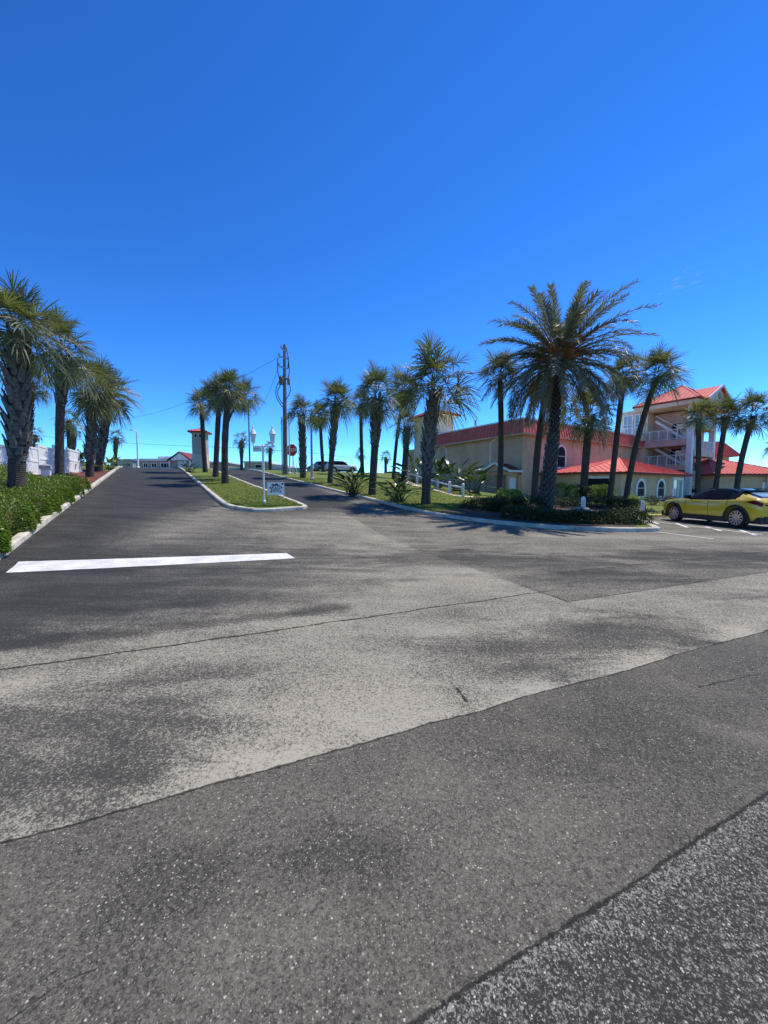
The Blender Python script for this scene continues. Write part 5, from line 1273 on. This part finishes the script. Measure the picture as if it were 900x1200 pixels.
# low block wall across the beach road
a = P(268,548,68); b = P(352,548,68); wl = MB(); L = b.x-a.x; gz = g(a.x,68)
t = thing('block_wall', 'long low blue-gray block wall across the top of the right drive', 'wall', (a.x,68,gz)); 
m = MB(); m.box(0,L,0,.2,-1.5,a.z-gz-.08); 
m.build('wall', M['bluewall'], t); m = MB(); m.box(-.03,L+.03,-.04,.24,a.z-gz-.08,a.z-gz); m.build('coping', M['concrete'], t)
a = P(120,549,70); b = P(200,549,70); t = thing('garden_wall', 'low pale wall in front of the gray-blue house and motel', 'wall', (a.x,70,g(a.x,70))); m = MB(); L = b.x-a.x; hh = P(150,548.5,70).z - g(a.x,70); m.box(0,L,0,.2,-1.5,hh-.07); m.build('wall', M['bluewall'], t); m = MB(); m.box(-.03,L+.03,-.04,.24,hh-.07,hh); m.build('coping', M['concrete'], t)
# ------------------------------------------------------------------ cars
def car_model(name, label, cat, loc_, rz, sc, paint, stations, wheels, wr, roofmat, win, full=True, group=None):
    """x forward from the nose (x=0) to the tail; y sideways; stations (x, halfwidth, sill z, shoulder z, belt z, top z, top halfwidth)"""
    t = thing(name, label, cat, loc_, rz, group); t.scale = (sc,)*3
    L = stations[-1][0]
    def interp(x):
        for a, b in zip(stations[:-1], stations[1:]):
            if x <= b[0]:
                f = (x-a[0])/(b[0]-a[0]); return [a[i] + (b[i]-a[i])*f for i in range(7)]
        return list(stations[-1])
    N = 60; xs = [L*i/N for i in range(N+1)]
    # smooth the stations a little
    S = [interp(x) for x in xs]
    for _ in range(2):
        S = [S[0]] + [[S[i][0]] + [(S[i-1][k] + 2*S[i][k] + S[i+1][k])/4 for k in range(1,7)] for i in range(1,N)] + [S[-1]]
    def sec(s):
        x, w, zs, zm, zb, zt, wt = s
        return [(w*.90, zs), (w*.975, zs + (zm-zs)*.25), (w, zs + (zm-zs)*.62), (w*.995, zm), (w*.955, zb-.03), (w*.925, zb), (wt + (w*.925-wt)*.45 if zt-zb > .2 else wt+(w*.925-wt)*.75, zb+(zt-zb)*.55), (wt, zt-.035*min(1,(zt-zb)/.3)-.01), (wt*.80, zt-.008), (0, zt)]
    K = 10; m = MB(); vs = []
    for s in S:
        h = sec(s); x = s[0]
        for y, z in h: vs.append((x, y, z))
        for y, z in reversed(h[:-1]): vs.append((x, -y, z))
    KK = 2*K-1; fs = []; mi = []
    def isglass(i, k):
        x = (xs[i]+xs[i+1])/2; kk = min(k, KK-2-k)
        if kk in (5,6): return win[0] < x < win[1] and S[i][5]-S[i][4] > .12
        if kk in (7,8): return win[0]-.35 < x < win[2] and S[i][5]-S[i][4] > .05
        return False
    for i in range(N):
        for k in range(KK-1):
            fs.append((i*KK+k, i*KK+k+1, (i+1)*KK+k+1, (i+1)*KK+k)); mi.append(1 if isglass(i, k) else 0)
        fs.append((i*KK, (i+1)*KK, (i+1)*KK+KK-1, i*KK+KK-1)); mi.append(0)
    fs.append(tuple(range(KK))); fs.append(tuple(reversed(range(N*KK, N*KK+KK)))); mi += [0,0]
    def sub(which, nm, mat):
        mm = MB(); mm.add(vs, [f for f, q in zip(fs, mi) if q == which]); o = mm.build(nm, mat, t)
        bm = bmesh.new(); bm.from_mesh(o.data); bmesh.ops.delete(bm, geom=[v for v in bm.verts if not v.link_faces], context='VERTS'); bmesh.ops.recalc_face_normals(bm, faces=bm.faces); 
        for f in bm.faces: f.smooth = True
        bm.to_mesh(o.data); bm.free(); return o
    gh = sub(1, 'greenhouse', roofmat); body = sub(0, 'body', paint)
    # wheel wells cut out of the body
    cm = MB()
    for wx in wheels:
        for sy in (-1,1):
            n = 32; r = wr*1.15; ya, yb = (.55, 1.3) if sy > 0 else (-1.3, -.55); base = [(wx + r*math.cos(2*math.pi*i/n), wr + r*math.sin(2*math.pi*i/n)) for i in range(n)]
            cm.add([(x,ya,z) for x,z in base] + [(x,yb,z) for x,z in base], [tuple(range(n)), tuple(reversed(range(n,2*n)))] + [(i,i+n,(i+1)%n+n,(i+1)%n) for i in range(n)])
    cut = fixn(cm.build('cutter', M['dark']))
    md = body.modifiers.new('b', 'BOOLEAN'); md.operation = 'DIFFERENCE'; md.object = cut; md.solver = 'EXACT'
    # close the body volume first so that the cut has a solid to work on
    bm = bmesh.new(); bm.from_mesh(body.data); bmesh.ops.holes_fill(bm, edges=[e for e in bm.edges if e.is_boundary], sides=0); bmesh.ops.triangulate(bm, faces=[f for f in bm.faces if len(f.verts) > 4]); bmesh.ops.recalc_face_normals(bm, faces=bm.faces); bm.to_mesh(body.data); bm.free()
    cut.parent = t; bpy.context.view_layer.update(); dg = bpy.context.evaluated_depsgraph_get(); me = bpy.data.meshes.new_from_object(body.evaluated_get(dg)); body.modifiers.clear(); body.data = me
    me.materials.clear(); me.materials.append(paint); bpy.data.objects.remove(cut)
    for p in me.polygons: p.use_smooth = True
    try: me.set_sharp_from_angle(angle=R(32))
    except Exception: pass
    def W_(x): return interp(x)[1]
    # cladding: arches and sills
    m = MB()
    for wx in wheels:
        for sy in (-1,1):
            n = 22; prev = None; vv = []
            for i in range(n+1):
                an = R(-22) + R(224)*i/n; c, s_ = math.cos(an), math.sin(an)
                for r, dy in ((wr*1.15,-.10),(wr*1.15,.028),(wr*1.33,.026),(wr*1.36,-.05)):
                    x = wx + r*c; vv.append((x, sy*(W_(min(L,max(0,x)))*.985 + dy), max(.16, wr + r*s_)))
            m.add(vv, [(i*4+j, i*4+j+1, i*4+j+5, i*4+j+4) for i in range(n) for j in range(3)])
    x0, x1 = wheels[0]+wr*1.2, wheels[1]-wr*1.2
    for sy in (-1,1):
        y = W_((x0+x1)/2)*.97; m.add([(x0,sy*(y+.035),.20),(x1,sy*(y+.035),.20),(x1,sy*(y+.045),.40),(x0,sy*(y+.045),.40),(x0,sy*(y-.1),.46),(x1,sy*(y-.1),.46),(x0,sy*(y-.3),.2),(x1,sy*(y-.3),.2)],[(0,1,2,3),(3,2,5,4),(1,0,6,7)])
    for (xa, xb) in ((-.02,.30),(L-.34,L+.02)):
        for i in range(6): pass
        w0 = W_(min(L,max(0,(xa+xb)/2)))*.93; m.box(xa, xb, -w0, w0, .22, .46)
    fixn(m.build('cladding', M['black_plastic'], t))
    # wheels
    for wx in wheels:
        for sy in (-1,1):
            yo = sy*(W_(wx)*.985 - .02); wheel = bpy.data.objects.new('wheel', None); COL.objects.link(wheel); wheel.parent = t; wheel.location = (wx, yo, wr); wheel.rotation_euler = (0,0,0 if sy > 0 else math.pi); wheel.empty_display_size = .2
            a = MB(); prof = [(wr*.70,-.01),(wr*.74,.0),(wr*.90,.0),(wr*.975,-.03),(wr,-.07),(wr,-.17),(wr*.97,-.21),(wr*.70,-.23)]
            n = 36; vv = []; ff = []
            for r, y in prof:
                for k in range(n): an = 2*math.pi*k/n; vv.append((r*math.cos(an), y, r*math.sin(an)))
            for i in range(len(prof)-1):
                for k in range(n): k2 = (k+1)%n; ff.append((i*n+k, i*n+k2, (i+1)*n+k2, (i+1)*n+k))
            a.add(vv, ff); a.build('tyre', M['tyre'], wheel, smooth=True)
            a = MB(); rr = wr*.72
            vv = []; ff = []
            for r, y in ((rr,-.004),(rr*.93,-.02),(rr*.90,-.11),(0.02,-.11)):
                for k in range(n): an = 2*math.pi*k/n; vv.append((r*math.cos(an), y, r*math.sin(an)))
            for i in range(3):
                for k in range(n): k2 = (k+1)%n; ff.append((i*n+k, i*n+k2, (i+1)*n+k2, (i+1)*n+k))
            a.add(vv, ff); a.build('wheel_well', M['black_plastic'], wheel)
            a = MB(); nsp = 6
            for q in range(nsp):
                for da in (-.17,.17):
                    an = 2*math.pi*q/nsp + da; an2 = 2*math.pi*q/nsp + da*1.7
                    a.bar((rr*.12*math.cos(an), -.03, rr*.12*math.sin(an)), (rr*.96*math.cos(an2), -.012, rr*.96*math.sin(an2)), .055, .03, up=(0,1,0))
            vv = []; ff = []
            for r, y in ((rr*1.0,-.012),(rr*.99,.006),(rr*.92,.004),(rr*.90,-.03)):
                for k in range(n): an2 = 2*math.pi*k/n; vv.append((r*math.cos(an2), y, r*math.sin(an2)))
            for i in range(3):
                for k in range(n): k2 = (k+1)%n; ff.append((i*n+k, i*n+k2, (i+1)*n+k2, (i+1)*n+k))
            a.add(vv, ff); a.lathe([(.01,0)],3) if False else None
            a.add([(.075*math.cos(k*math.pi/6), -.008, .075*math.sin(k*math.pi/6)) for k in range(12)], [tuple(range(12))])
            a.build('rim', M['rim'], wheel)
    # a recess behind the wheels so no daylight shows through
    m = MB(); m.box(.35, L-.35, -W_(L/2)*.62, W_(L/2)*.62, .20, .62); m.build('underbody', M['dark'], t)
    return t, body, gh, interp, sec
st_ = [(0,.62,.34,.62,.74,.78,.52),(.10,.84,.27,.66,.88,.93,.70),(.35,.935,.24,.72,.97,1.02,.80),(.95,.965,.23,.80,1.02,1.09,.82),(1.50,.97,.23,.86,1.05,1.13,.80),(1.62,.97,.23,.87,1.06,1.17,.76),
       (2.30,.97,.23,.90,1.06,1.50,.64),(2.75,.97,.23,.91,1.07,1.555,.63),(3.3,.97,.23,.92,1.08,1.545,.62),(3.9,.97,.24,.94,1.10,1.45,.60),(4.35,.96,.26,.96,1.12,1.29,.60),(4.62,.94,.30,.96,1.12,1.22,.64),(4.78,.90,.36,.94,1.08,1.14,.68),(4.88,.80,.42,.86,1.0,1.05,.62)]
fl = flat(787, 610.5); rl = flat(862, 619)
SC = 1.08
mid = Vector(((fl[0]+rl[0])/2, (fl[1]+rl[1])/2, 0)); hd = (Vector((*fl,0)) - Vector((*rl,0))).normalized()
# nose is local x=0 and the tail +x, so local +x points backwards
rzc = math.atan2(-hd.y, -hd.x); ex = Vector((math.cos(rzc), math.sin(rzc), 0)); ey = Vector((-math.sin(rzc), math.cos(rzc), 0))
wheelsx = (.93, 4.02); side = -1 if (ey.x > 0) else 1
org = mid - ex*SC*(sum(wheelsx)/2) - ey*SC*(.97*side); org.z = g(org.x, org.y) + .004
car, body, gh, interp, sec = car_model('parked_car', 'olive-yellow crossover car with black roof parked at the right edge', 'car', org, rzc, SC, M['yellow'], st_, wheelsx, .395, M['black_gloss'], (1.55,3.98,4.62))
def side_pt(x, k, sy, off=.008):
    s = interp(x); h = sec(s); y, z = h[k]; return Vector((x, sy*(y+off), z))
for sy in (-1,1):
    # side glass panels divided by dark pillars
    for xa, xb in ((1.80,2.72),(2.80,3.55),(3.60,3.92)):
        m = MB(); n = 6; vs = []
        for i in range(n+1):
            x = xa + (xb-xa)*i/n; s = interp(x); h = sec(s); p5, p7 = Vector((x, h[5][0], h[5][1])), Vector((x, h[7][0], h[7][1]))
            p6 = Vector((x, h[6][0], h[6][1])); lo = p5.lerp(p6, .12); hi = p6.lerp(p7, .82)
            vs += [Vector((x, sy*(lo.y+.008), lo.z+.004)), Vector((x, sy*(p6.y+.009), p6.z)), Vector((x, sy*(hi.y+.008), hi.z))]
        m.add(vs, [(i*3+j, i*3+j+1, i*3+j+4, i*3+j+3) for i in range(n) for j in range(2)]); m.build('side_window', M['glass'], car, smooth=True)
    # yellow rear quarter sweeping up behind the door glass
    m = MB(); vs = []
    for i in range(7):
        x = 3.70 + .95*i/6; s = interp(x); h = sec(s); f = max(.02, min(1, (x-3.70)/.55))
        p5 = Vector((x, sy*(h[5][0]+.012), h[5][1]-.01)); p7 = Vector((x, sy*(h[7][0]+.012), h[7][1])); p6 = Vector((x, sy*(h[6][0]+.014), h[6][1]))
        q = p5.lerp(p6, min(1, f*1.15)); vs += [p5, q]
    m.add(vs, [(2*i,2*i+1,2*i+3,2*i+2) for i in range(6)]); m.build('rear_quarter', M['yellow'], body, smooth=True)
    # door seams and handles
    m = MB()
    for x in (1.58,2.76,3.62):
        for k in range(1,5): m.bar(side_pt(x + (.0 if k > 2 else .03), k, sy, .003), side_pt(x + (.0 if k+1 > 2 else .03), k+1, sy, .003), .012, .006, up=(0,1,0))
    m.build('door_seam', M['black_plastic'], body)
    for x in (2.60,3.50):
        m = MB(); p = side_pt(x, 3, sy, .022); m.bar(p - Vector((.11,0,-.02)), p + Vector((.11,0,.02)), .03, .03); bev(m.build('door_handle', M['yellow'], body), .01)
    # mirrors
    m = MB(); p = side_pt(1.86, 5, sy, 0); m.bar(p, p + Vector((.02, sy*.12, .06)), .05, .05); m.box(p.x-.06, p.x+.10, min(p.y+sy*.09, p.y+sy*.30), max(p.y+sy*.09, p.y+sy*.30), p.z+.03, p.z+.20); bev(m.build('mirror', M['black_gloss'], car), .03)
    # lights
    m = MB(); vs = []
    for i in range(5):
        x = .09 + .34*i/4; s = interp(x); h = sec(s); vs += [Vector((x-.012, sy*(h[4][0]+.012), h[4][1]-.035)), Vector((x-.012, sy*(h[5][0]+.008), h[5][1]+.004))]
    m.add(vs, [(2*i,2*i+1,2*i+3,2*i+2) for i in range(4)]); m.build('headlight', M['headlight'], car)
    m = MB(); vs = []
    for i in range(6):
        x = 4.40 + .485*i/5; s = interp(x); h = sec(s); a, b = Vector((x+.006, sy*(h[3][0]+.016), h[3][1]-.0)), Vector((x+.006, sy*(h[5][0]+.018), h[5][1]-.01)); c = a.lerp(b, .5); f = .15 + .85*min(1, i/3)
        vs += [c.lerp(a, f), c.lerp(b, f)]
    m.add(vs, [(2*i,2*i+1,2*i+3,2*i+2) for i in range(5)]); m.build('taillight', M['taillight'], car)
# hatch: rear window, spoiler, plate, bumper valance
m = MB(); vs = []
for i in range(6):
    x = 3.98 + .60*i/5; s = interp(x); h = sec(s); vs += [Vector((x, -h[8][0]*.95, h[8][1]+.014)), Vector((x, 0, h[9][1]+.016)), Vector((x, h[8][0]*.95, h[8][1]+.014))]
m.add(vs, [(3*i+j,3*i+j+1,3*i+j+4,3*i+j+3) for i in range(5) for j in range(2)]); m.build('rear_window', M['skyglass'], car, smooth=True)
m = MB(); m.box(3.82,4.08,-.60,.60,1.455,1.49); bev(m.build('spoiler', M['black_gloss'], car), .015)
m = MB(); m.box(4.886,4.90,-.26,.26,.66,.80); m.build('licence_plate', M['white'], car)
m = MB(); m.box(4.60,4.93,-.72,.72,.26,.50); bev(m.build('bumper_valance', M['black_plastic'], car), .04)
m = MB(); m.box(4.87,4.895,-.70,.70,.90,.95); m.build('light_bar', M['taillight'], car)
m = MB()
for sy in (-1,1): m.bar((2.4,sy*.60,1.545),(3.7,sy*.585,1.53),.03,.03)
m.build('roof_rail', M['black_plastic'], car)
# far vehicles on the beach road
st2 = [(0,.60,.36,.70,.92,.97,.5),(.12,.84,.30,.76,1.02,1.07,.70),(1.1,.92,.28,.86,1.08,1.15,.76),(1.55,.93,.28,.9,1.10,1.22,.74),(2.1,.93,.28,.92,1.12,1.78,.68),(3.4,.93,.28,.94,1.14,1.80,.68),(4.5,.92,.30,.96,1.14,1.74,.68),(4.85,.90,.34,.96,1.12,1.30,.72),(4.95,.80,.40,.9,1.05,1.10,.65)]
def far_car(label, px, py, Y, rz, paint, cat='car'):
    p = P(px, py, Y); p.z = g(p.x, p.y) + .01
    c, b, gh_, *_ = car_model('parked_car', label, cat, p, rz, 1.0, paint, st2, (.92,3.95), .37, M['black_gloss'], (1.5,4.4,4.86), False, 'vehicles parked by the beach road')
    return c
far_car('gray-blue van-like car parked on the crest right of the gabled house', 402, 552, 62, R(200), M['carblue'])
far_car('white car parked on the crest behind the spiky verge clump', 417, 552, 60, R(205), M['carwhite'])
far_car('dark car half hidden by the white one on the crest', 381, 552, 72, R(190), M['carblue']) if False else None
# ------------------------------------------------------------------ light, sky, camera
SUN_EL = R(62); SUN_AZ = R(50)          # azimuth measured clockwise from +Y
sd_ = Vector((math.sin(SUN_AZ)*math.cos(SUN_EL), math.cos(SUN_AZ)*math.cos(SUN_EL), math.sin(SUN_EL)))
sl = bpy.data.lights.new('sun', 'SUN'); sl.energy = 5.0; sl.angle = R(.53); sl.color = (1.0, .94, .85)
so_ = bpy.data.objects.new('sun', sl); COL.objects.link(so_); so_.rotation_euler = (-sd_).to_track_quat('-Z', 'Y').to_euler(); so_.location = (0,0,60)
w = bpy.data.worlds.new('World'); scene.world = w; w.use_nodes = True; nt = w.node_tree
bg = nt.nodes['Background']; sky = nt.nodes.new('ShaderNodeTexSky'); sky.sky_type = 'NISHITA'; sky.sun_disc = False
sky.sun_elevation = SUN_EL; sky.sun_rotation = SUN_AZ; sky.altitude = 0; sky.air_density = .75; sky.dust_density = 0.0; sky.ozone_density = 6.0
hs = nt.nodes.new('ShaderNodeHueSaturation'); hs.inputs['Saturation'].default_value = 1.14; hs.inputs['Hue'].default_value = .50
nt.links.new(sky.outputs[0], hs.inputs['Color']); tint = nt.nodes.new('ShaderNodeMix'); tint.data_type = 'RGBA'; tint.blend_type = 'MULTIPLY'; tint.inputs[0].default_value = 1; tint.inputs[7].default_value = (.80, 1.11, 1.20, 1)
gm_ = nt.nodes.new('ShaderNodeGamma'); gm_.inputs[1].default_value = 1.34; nt.links.new(hs.outputs[0], gm_.inputs[0]); nt.links.new(gm_.outputs[0], tint.inputs[6]); 
# two faint cloud wisps low in the sky beyond the buildings
tc = nt.nodes.new('ShaderNodeTexCoord').outputs['Generated']
def wn(t, **k):
    n = nt.nodes.new(t)
    for a_, b_ in k.items(): setattr(n, a_, b_)
    return n
mp_ = wn('ShaderNodeMapping'); mp_.inputs['Scale'].default_value = (14, 14, 60); mp_.inputs['Rotation'].default_value = (0, R(-20), 0); nt.links.new(tc, mp_.inputs[0])
nz_ = wn('ShaderNodeTexNoise'); nz_.inputs['Scale'].default_value = 2.2; nz_.inputs['Detail'].default_value = 6; nt.links.new(mp_.outputs[0], nz_.inputs[0])
wisp = None
for (px_, py_, r_) in ((806,329,.030),(733,362,.020),(770,345,.012)):
    d_ = Vector(ray(px_, py_)).normalized(); ds_ = wn('ShaderNodeVectorMath', operation='DISTANCE'); nt.links.new(tc, ds_.inputs[0]); ds_.inputs[1].default_value = d_
    mr_ = wn('ShaderNodeMapRange', interpolation_type='SMOOTHSTEP'); mr_.inputs[1].default_value = r_; mr_.inputs[2].default_value = 0; nt.links.new(ds_.outputs['Value'], mr_.inputs[0])
    if wisp is None: wisp = mr_.outputs[0]
    else: ad_ = wn('ShaderNodeMath', operation='MAXIMUM'); nt.links.new(wisp, ad_.inputs[0]); nt.links.new(mr_.outputs[0], ad_.inputs[1]); wisp = ad_.outputs[0]
rm_ = wn('ShaderNodeMapRange', interpolation_type='SMOOTHSTEP'); rm_.inputs[1].default_value = .48; rm_.inputs[2].default_value = .75; rm_.inputs[4].default_value = .55; nt.links.new(nz_.outputs['Fac'], rm_.inputs[0])
mu_ = wn('ShaderNodeMath', operation='MULTIPLY'); nt.links.new(wisp, mu_.inputs[0]); nt.links.new(rm_.outputs[0], mu_.inputs[1])
cl_ = wn('ShaderNodeMix', data_type='RGBA'); nt.links.new(mu_.outputs[0], cl_.inputs[0]); nt.links.new(tint.outputs[2], cl_.inputs[6]); cl_.inputs[7].default_value = (5.6, 6.0, 6.4, 1)
nt.links.new(cl_.outputs[2], bg.inputs[0]); bg.inputs[1].default_value = .124
cam = bpy.data.cameras.new('camera'); cam.sensor_width = 36; cam.sensor_fit = 'VERTICAL'; cam.sensor_height = 36; cam.lens = 36*F/1200; cam.clip_start = .05; cam.clip_end = 8000
co = bpy.data.objects.new('camera', cam); COL.objects.link(co); co.location = (0,0,CAM_H); co.rotation_euler = (R(90)-PITCH, 0, 0); scene.camera = co
scene.view_settings.view_transform = 'Standard'; scene.view_settings.look = 'None'; scene.view_settings.exposure = 0
scene.cycles.max_bounces = 6; scene.cycles.transparent_max_bounces = 4; scene.cycles.use_denoising = True; scene.cycles.denoiser = 'OPENIMAGEDENOISE'; scene.cycles.denoising_input_passes = 'RGB_ALBEDO_NORMAL'; scene.cycles.denoising_prefilter = 'NONE'
